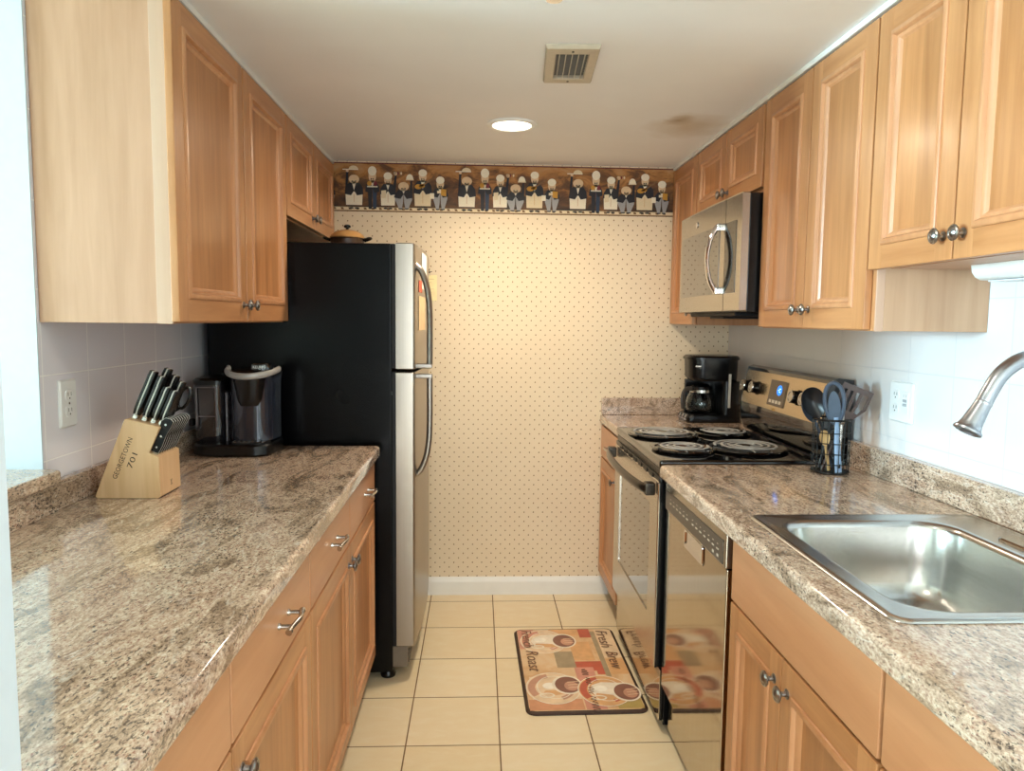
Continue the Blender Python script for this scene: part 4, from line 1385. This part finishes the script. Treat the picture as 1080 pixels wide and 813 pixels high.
m.box(-.940, -.875, 2.4787, 2.4815, QZ+.222, QZ+.226, .0008).box(-.935, -.880, 2.4790, 2.4815, QZ+.125, QZ+.128, .0008)
m.obj('tank_ribs', plain('grey tank edges', (104, 96, 98), .2), tk, 'grey moulded edges', smooth=0)
m = MB(); stack(m, [(-.960, -.852, 2.478, 2.647, .033, QZ+.2322), (-.960, -.852, 2.478, 2.647, .033, QZ+.246), (-.950, -.860, 2.488, 2.640, .03, QZ+.254)])
m.obj('tank_lid', M['black'], tk)
m = MB(); stack(m, [(-.8535, -.845, 2.50, 2.62, .004, QZ+.0405), (-.8535, -.845, 2.50, 2.62, .004, QZ+.205)])
m.obj('side_strip', plain('grey strip', (96, 92, 96), .25, .3), t)
m = MB()
m.tube(bez([(-.935, 2.655, QZ+.02), (-.965, 2.640, QZ+.05), (-.974, 2.575, QZ+.085), (-.976, 2.535, QZ+.10)], 6), .0035, seg=8)
m.box(-.982, -.966, 2.515, 2.540, QZ+.088, QZ+.112, .004)
m.obj('power_cord', M['black_matt'], t)

# ------------------------------------------------------------------ drip coffee maker in the corner
CZ = .9145
CX, CY = 1.068, 3.375
t = thing('drip_coffee_maker', 'black drip coffee maker in the back right corner beyond the stove', 'coffee maker', (CX, CY, CZ))
m = MB(); stack(m, [(.958, 1.198, 3.285, 3.462, .03, CZ), (.954, 1.200, 3.281, 3.466, .032, CZ+.006), (.954, 1.200, 3.281, 3.466, .032, CZ+.024), (.966, 1.198, 3.285, 3.462, .03, CZ+.036)])
bs = m.obj('base', M['black'], t)
for k in range(3):
    MB().lathe([(.009, -.004), (.009, .003), (.006, .004)], (.957, 3.315+k*.045, CZ+.026), (-.9, 0, .44), seg=14).obj('control_button', M['nickel'], bs, 'silver control button')
MB().box(.950, .956, 3.305, 3.45, CZ+.010, CZ+.018, .001).obj('trim_strip', M['nickel'], bs, 'silver trim strip')
m = MB(); stack(m, [(1.118, 1.198, 3.285, 3.462, .022, CZ+.0362), (1.118, 1.198, 3.285, 3.462, .022, CZ+.19)])
m.box(.985, 1.12, 3.440, 3.462, CZ+.0362, CZ+.1895, .004)
m.obj('tower', M['black'], t)
m = MB(); m.box(1.140, 1.152, 3.2825, 3.286, CZ+.07, CZ+.225, .0015)
m.obj('water_gauge', plain('pale gauge window', (180, 176, 166), .3), t, 'pale water gauge')
m = MB(); stack(m, [(.990, 1.198, 3.292, 3.458, .06, CZ+.1902), (.972, 1.198, 3.285, 3.462, .065, CZ+.205), (.968, 1.200, 3.283, 3.464, .065, CZ+.288)])
m.obj('brew_head', M['black'], t)
m = MB(); stack(m, [(.962, 1.206, 3.279, 3.468, .066, CZ+.2882), (.962, 1.206, 3.279, 3.468, .066, CZ+.298), (.972, 1.198, 3.287, 3.460, .06, CZ+.306)])
m.obj('lid', M['black'], t)
m = MB(); m.box(.985, 1.010, 3.2795, 3.2835, CZ+.255, CZ+.263, .001)
m.obj('badge', M['nickel'], t, 'small silver badge')
gx, gy = 1.042, 3.373
t = thing('glass_carafe', 'glass carafe standing on the black drip coffee maker', 'carafe', (gx, gy, CZ+.037))
m = MB(); m.lathe([(.050, .0365), (.060, .042), (.068, .062), (.069, .085), (.063, .112), (.052, .136), (.049, .146), (.047, .146), (.050, .135), (.061, .111), (.067, .085), (.066, .062), (.058, .044), (.0005, .0395)], (gx, gy, CZ), seg=36, cap1=False)
m.obj('jar', M['glass'], t)
m = MB(); m.lathe([(.0505, .134), (.053, .134), (.053, .146), (.0505, .146), (.0505, .134)], (gx, gy, CZ), seg=36, cap0=False, cap1=False)
m.obj('band', M['nickel'], t, 'silver neck band')
m = MB(); m.lathe([(.050, .1465), (.052, .150), (.050, .160), (.030, .172), (.0005, .174)], (gx, gy, CZ), seg=30)
m.obj('carafe_lid', M['black'], t)
m = MB(); m.tube(bez([(gx-.050, gy-.02, CZ+.150), (gx-.082, gy-.034, CZ+.150), (gx-.098, gy-.042, CZ+.125), (gx-.100, gy-.044, CZ+.090), (gx-.094, gy-.040, CZ+.060)], 6), [.010]*25, seg=10, flat=((.4, -.9, 0), .6))
m.obj('carafe_handle', plain('dark grey handle', (74, 68, 62), .3), t)

# ------------------------------------------------------------------ utensils in a wire holder
UX, UY, UZ = 1.094, 2.205, .9145
t = thing('utensil_holder', 'black wire utensil holder on the right counter beside the stove', 'utensil holder', (UX, UY, UZ))
UR = .054
m = MB()
def ringp(r, zz, n=40): return [(UX+r*math.cos(2*PI*k/n), UY+r*math.sin(2*PI*k/n), zz) for k in range(n)]
for zz, rr in ((.003, .003), (.030, .0016), (.062, .0016), (.094, .0016), (.126, .0016), (.166, .0032)):
    m.tube(ringp(UR, UZ+zz), rr, seg=6, closed=True)
m.obj('rings', M['black'], t)
m = MB()
for k in range(20):
    a = 2*PI*k/20
    m.tube([(UX+UR*math.cos(a), UY+UR*math.sin(a), UZ+.003), (UX+UR*math.cos(a), UY+UR*math.sin(a), UZ+.166)], .0013, seg=5)
m.obj('uprights', M['black'], t)
m = MB()
for k in range(-4, 5):
    h = math.sqrt(max(0, UR**2-(k*.012)**2))
    m.tube([(UX+k*.012, UY-h, UZ+.004), (UX+k*.012, UY+h, UZ+.004)], .0014, seg=5)
    m.tube([(UX-h, UY+k*.012, UZ+.004), (UX+h, UY+k*.012, UZ+.004)], .0014, seg=5)
m.obj('bottom_grid', M['black'], t)
slate = plain('slate nylon', (70, 82, 98), .32)
dkny = plain('black nylon', (26, 27, 30), .32)
brown = plain('brown nylon', (70, 50, 43), .34)
GRP = 'utensils in the wire holder'
def utensil(name, label, mat, foot, neck, head_fn, r0=.006, r1=.0045, hmat=None, flatn=(0, 1, 0)):
    foot, neck = Vector(foot), Vector(neck)
    t = thing(name, label, 'utensil', tuple(foot), GRP)
    m = MB()
    pts = [foot.lerp(neck, k/8) for k in range(9)]
    m.tube(pts, [r0*(.75 if k == 0 else 1)+(r1-r0)*k/8 for k in range(9)], seg=10, flat=(flatn, .6))
    m.obj('handle', hmat or mat, t)
    m = MB(); head_fn(m, neck, (neck-foot).normalized())
    m.obj('head', mat, t)
    return t
def axes(d, facing):
    n = Vector(facing)-d*Vector(facing).dot(d); n.normalize()
    return n, d.cross(n)
def bowl_head(L, Wd, depth, facing):
    def fn(m, o, d):
        n, b = axes(d, facing)
        rings = []
        for sgn, off in ((1, 0), (1, 1)):
            pass
        N = 16
        prev = []
        for k, s in enumerate((1.0, .95, .7, .4, .05)):
            ring = []
            for q in range(N*2):
                a = 2*PI*q/(N*2)
                taper = 1-.18*math.cos(a)*-1
                ring.append(o+d*(L/2+L/2*s*math.cos(a))+b*(Wd/2*s*math.sin(a)*(1+.12*math.cos(a)))-n*(depth*(1-s*s)))
            prev.append(ring)
        back = [[p-n*.0025 for p in r] for r in reversed(prev)]
        m.loops(list(reversed(back))[::-1]+prev, 0, True, True)
    return fn
def turner_head(L, W0, W1, facing, slots):
    def fn(m, o, d):
        n, b = axes(d, facing)
        def Pp(u, v, h): return o+d*u+b*v+n*(h-.010*math.sin(u/L*PI*.5))
        w = lambda u: (W0+(W1-W0)*min(1, u/(L*.45)))/2
        us = [0, L*.12, L*.28] if slots else [0, L*.2, L*.5, L*.8, L]
        def strip(u0, u1, f0, f1, nseg=3):
            for k in range(nseg):
                a, c = u0+(u1-u0)*k/nseg, u0+(u1-u0)*(k+1)/nseg
                q = [Pp(a, w(a)*f0, 0), Pp(a, w(a)*f1, 0), Pp(c, w(c)*f1, 0), Pp(c, w(c)*f0, 0)]
                q2 = [p+n*.003 for p in q]
                m.loops([q, q2], 0)
        if not slots:
            strip(0, L, -1, 1, 6)
        else:
            strip(0, L*.24, -1, 1, 3); strip(L*.84, L, -1, 1, 2)
            nb = slots+1
            for k in range(nb):
                f0 = -1+2*k/nb; f1 = f0+2/nb*(1 if k == nb-1 else .55)
                if k == nb-1: f0 = 1-2/nb*.55; f1 = 1
                strip(L*.24, L*.84, f0, f1, 3)
    return fn
def loop_head(L, Wd, facing):
    def fn(m, o, d):
        n, b = axes(d, facing)
        pts = [o+d*(L*.5-L*.5*math.cos(2*PI*k/28))+b*(Wd/2*math.sin(2*PI*k/28)*(1.1-.2*math.cos(2*PI*k/28))) for k in range(28)]
        m.tube(pts, .0062, seg=8, closed=True, flat=(n, .8))
        pts = [o+d*(L*.40-L*.40*math.cos(2*PI*k/28))+b*(Wd*.36*math.sin(2*PI*k/28)) for k in range(28)]
        m.loops([pts, [p+n*.003-d*0 for p in pts]], 0)
    return fn
utensil('slotted_spoon', 'slate blue spoon with looped rim standing highest in the wire holder', slate, (UX+.012, UY-.030, UZ+.008), (UX-.002, UY-.028, UZ+.155), loop_head(.125, .052, (-.75, -.7, .3)))
utensil('ladle', 'dark round ladle at the left of the wire utensil holder', dkny, (UX+.026, UY+.016, UZ+.008), (UX-.036, UY+.012, UZ+.168), bowl_head(.100, .070, .022, (-.3, -.95, .1)))
utensil('serving_spoon', 'slate grey serving spoon leaning left behind the highest spoon', slate, (UX+.026, UY+.034, UZ+.008), (UX-.034, UY+.036, UZ+.15), bowl_head(.090, .055, .014, (.2, -1, .1)))
utensil('slotted_turner', 'brown slotted turner leaning right out of the wire holder', brown, (UX-.030, UY-.010, UZ+.008), (UX+.036, UY-.012, UZ+.168), turner_head(.105, .036, .092, (-.15, -1, .35), 4))
utensil('solid_turner', 'black solid turner behind the brown slotted one in the holder', dkny, (UX-.020, UY+.028, UZ+.008), (UX+.022, UY+.032, UZ+.18), turner_head(.095, .030, .072, (-.2, -.95, .15), 0))
# implement standing head down: pale blue handle with a hole, seen through the wires
t = thing('inverted_spatula', 'pale blue flat handle with a dark hole low in the wire holder', 'utensil', (UX, UY-.044, UZ+.006), GRP)
pb = plain('pale blue handle', (150, 178, 210), .3)
o1, o2 = Vector((UX+.006, UY-.045, UZ+.0065)), Vector((UX-.006, UY-.038, UZ+.175))
m = MB(); m.tube([o1.lerp(o2, k/6) for k in range(7)], [.0105, .0105, .010, .0095, .009, .008, .007], seg=12, flat=((0, 1, 0), .35))
m.obj('handle', pb, t)
m = MB(); m.tube([o1+Vector((-.001, -.0045, .014)), o1+Vector((-.0015, -.0045, .026))], .0042, seg=10, flat=((0, 1, 0), .3))
m.obj('hanging_hole', M['hole_shade'], t)  # solid mark coloured near black as the shade in the hole
def spoonwood(m, o, d):
    n, b = axes(d, (-.2, -1, 0)); bowl_head(.05, .030, .006, (-.2, -1, 0))(m, o, d)
utensil('wooden_spoon', 'short wooden spoon inside the wire utensil holder', M['spoon_wood'], (UX-.012, UY-.020, UZ+.008), (UX-.028, UY-.026, UZ+.085), spoonwood)
utensil('steel_tongs', 'thin steel tongs standing in the wire holder, right of the blue handle', M['nickel'], (UX+.018, UY-.022, UZ+.008), (UX+.022, UY-.018, UZ+.15), turner_head(.045, .012, .016, (-.2, -1, 0), 0), .004, .005)

# ------------------------------------------------------------------ kitchen mat
t = thing('kitchen_mat', 'cushioned kitchen mat printed with coffee cups on the tile floor', 'mat', (.396, 2.79, 0))
ma = math.radians(1.0)
MW, ML = .436, .700
def Mp(u, v, h): # u across, v towards the back wall, from the near left corner
    a, b = u-MW/2, v-ML/2
    return Vector((.388+a*math.cos(ma)-b*math.sin(ma), 2.790+a*math.sin(ma)+b*math.cos(ma), h))
m = MB()
rr = lambda i, r: rrect(i, MW-i, i, ML-i, r, 6)
m.loops([[Mp(a, b, .0006) for a, b in rr(0, .035)], [Mp(a, b, .006) for a, b in rr(0, .035)], [Mp(a, b, .0095) for a, b in rr(.004, .032)], [Mp(a, b, .0110) for a, b in rr(.010, .028)]], 0)
m.obj('mat_body', plain('dark brown mat edge', (58, 36, 24), .6), t, 'dark brown rubber edge')
def art():
    t_ = NT('mat print sandy')
    f = t_.noise(t_.coords((9, 9, 9)), 1, 4, .6, .8)
    t_.set(color=t_.ramp(f, [(.3, srgb(206, 160, 112)), (.5, srgb(222, 186, 142)), (.7, srgb(226, 200, 164))]), rough=.45)
    cols = [(208, 144, 122), (190, 92, 68), (164, 146, 116), (236, 224, 204), (134, 90, 74), (218, 168, 116), (120, 84, 62), (208, 148, 110), (180, 156, 90), (196, 146, 120), (230, 202, 166), (246, 238, 222)]
    mats = [t_.mat]+[plain('mat print %d' % i, c, .45, var=.10, scale=30) for i, c in enumerate(cols)]
    PINK, RED, OLV, CRM, COF, ORG, INK, RUST, MOSS, MAUVE, PALE, SHINE = range(1, 13)
    m = MB()
    m.face([Mp(a, b, .01115) for a, b in rr(.012, .026)], 0)
    L = [0]
    def P(poly, mi, k):
        L[0] += 1
        m.face([Mp(a, b, .01118+L[0]*.000006) for a, b in poly], mi)
    def rect(a, b, c, d, mi, k): P([(a, c), (b, c), (b, d), (a, d)], mi, k)
    # colour fields
    rect(.014, .085, .50, .685, PINK, 1)
    rect(.150, .225, .330, .470, OLV, 1)
    rect(.225, .330, .300, .380, RED, 1); rect(.300, .330, .270, .330, RED, 1)
    rect(.280, .330, .60, .686, RED, 1); rect(.150, .280, .620, .686, ORG, 1)
    rect(.225, .310, .390, .56, ORG, 1)
    rect(.215, .290, .015, .330, PINK, 1); rect(.230, .290, .060, .16, MAUVE, 2)
    rect(.330, .350, .25, .66, OLV, 1)
    rect(.352, .424, .27, .40, ORG, 1); rect(.352, .424, .41, .675, PALE, 1)
    rect(.014, .210, .016, .090, RUST, 1); rect(.33, .422, .018, .09, MOSS, 1)
    rect(.030, .21, .09, .26, PALE, 1)
    def ring_el(cx, cy, rx, ry, w, mi, k):
        o_ = ell(cx, cy, rx, ry, 36); i_ = ell(cx, cy, rx-w, ry-w, 36)
        for q in range(36):
            P([o_[q], o_[(q+1) % 36], i_[(q+1) % 36], i_[q]], mi, k)
    def swoosh(cx, cy, r0, r1, a0, a1, mi):
        o_ = ell(cx, cy, r1, r1*1.14, 24, a0, a1); i_ = ell(cx, cy, r0, r0*1.14, 24, a0, a1)
        for q in range(24):
            P([o_[q], o_[q+1], i_[q+1], i_[q]], mi, 0)
    def cup(cx, cy, s, body, sauc, lean, dark):
        P(ell(cx-.018*s, cy-.006*s, .100*s, .116*s, 36), CRM, 3)
        P(ell(cx-.018*s, cy-.006*s, .096*s, .112*s, 36), sauc, 4)
        swoosh(cx-.018*s, cy-.006*s, .066*s, .092*s, 100, 215, dark)
        swoosh(cx-.018*s, cy-.006*s, .060*s, .080*s, 290, 350, dark)
        ring_el(cx-.012*s, cy-.002*s, .066*s, .084*s, .004*s, CRM, 5)
        ox, oy = cx+lean[0]*s, cy+lean[1]*s
        # mug lying towards its mouth: body, shaded flank, light belly
        P([(ox, oy-.066*s), (ox+.010*s, oy+.066*s), (cx-.020*s, cy+.056*s), (cx-.060*s, cy+.034*s), (cx-.072*s, cy-.006*s), (cx-.058*s, cy-.044*s), (cx-.020*s, cy-.062*s)], body, 6)
        P([(ox-.01*s, oy-.064*s), (ox-.004*s, oy-.036*s), (cx-.050*s, cy-.026*s), (cx-.058*s, cy-.044*s), (cx-.020*s, cy-.062*s)], ORG, 6)
        P(ell(cx-.030*s, cy+.008*s, .026*s, .024*s, 20), SHINE, 6)
        P(ell(ox, oy, .056*s, .070*s, 36), CRM, 7)
        P(ell(ox+.002*s, oy, .047*s, .060*s, 36), COF, 8)
        P(ell(ox+.014*s, oy-.010*s, .026*s, .034*s, 20), MAUVE, 9)
        for q in (-.024, -.004, .016):
            P([(ox+.002*s, oy+q*s), (ox+.044*s, oy+q*s+.006*s), (ox+.044*s, oy+q*s+.010*s), (ox+.002*s, oy+q*s+.003*s)], PALE, 10)
        ring_el(cx-.046*s, cy-.060*s, .028*s, .018*s, .007*s, CRM, 7)
    dv = (Mp(0, 0, 0)-Mp(0, 1, 0)).normalized(); rv = (Mp(1, 0, 0)-Mp(0, 0, 0)).normalized()
    def word(s, u, v, size, width, mi):
        m.text(s, size, Mp(u, v, (.01118+L[0]*.000006+.00002)), dv, rv, mi, .0, width=width, shear=.25)
    cup(.135, .575, .98, CRM, PALE, (.070, -.004), PINK)
    cup(.132, .178, 1.02, PALE, PALE, (.036, .014), MAUVE)
    cup(.318, .150, .98, CRM, ORG, (.062, -.020), RED)
    L[0] += 8
    word('French', .050, .595, .062, .165, INK)
    word('Roast', .058, .395, .072, .180, INK)
    word('Fresh', .378, .585, .070, .165, INK)
    word('Brew', .385, .390, .070, .150, INK)
    random.seed(9)
    for v0 in (.31, .24, .17, .10, .05):                # small illegible script
        pts = [Mp(.252+.012*math.sin(k*2.1+v0*50)+random.uniform(-.004, .004), v0-k*.006, (.01118+L[0]*.000006+.00002)) for k in range(9)]
        m.tube(bez(pts, 3), .0011, INK, seg=5)
    return m.obj('printed_top', mats, t, 'coffee cup print', smooth=0)
art()
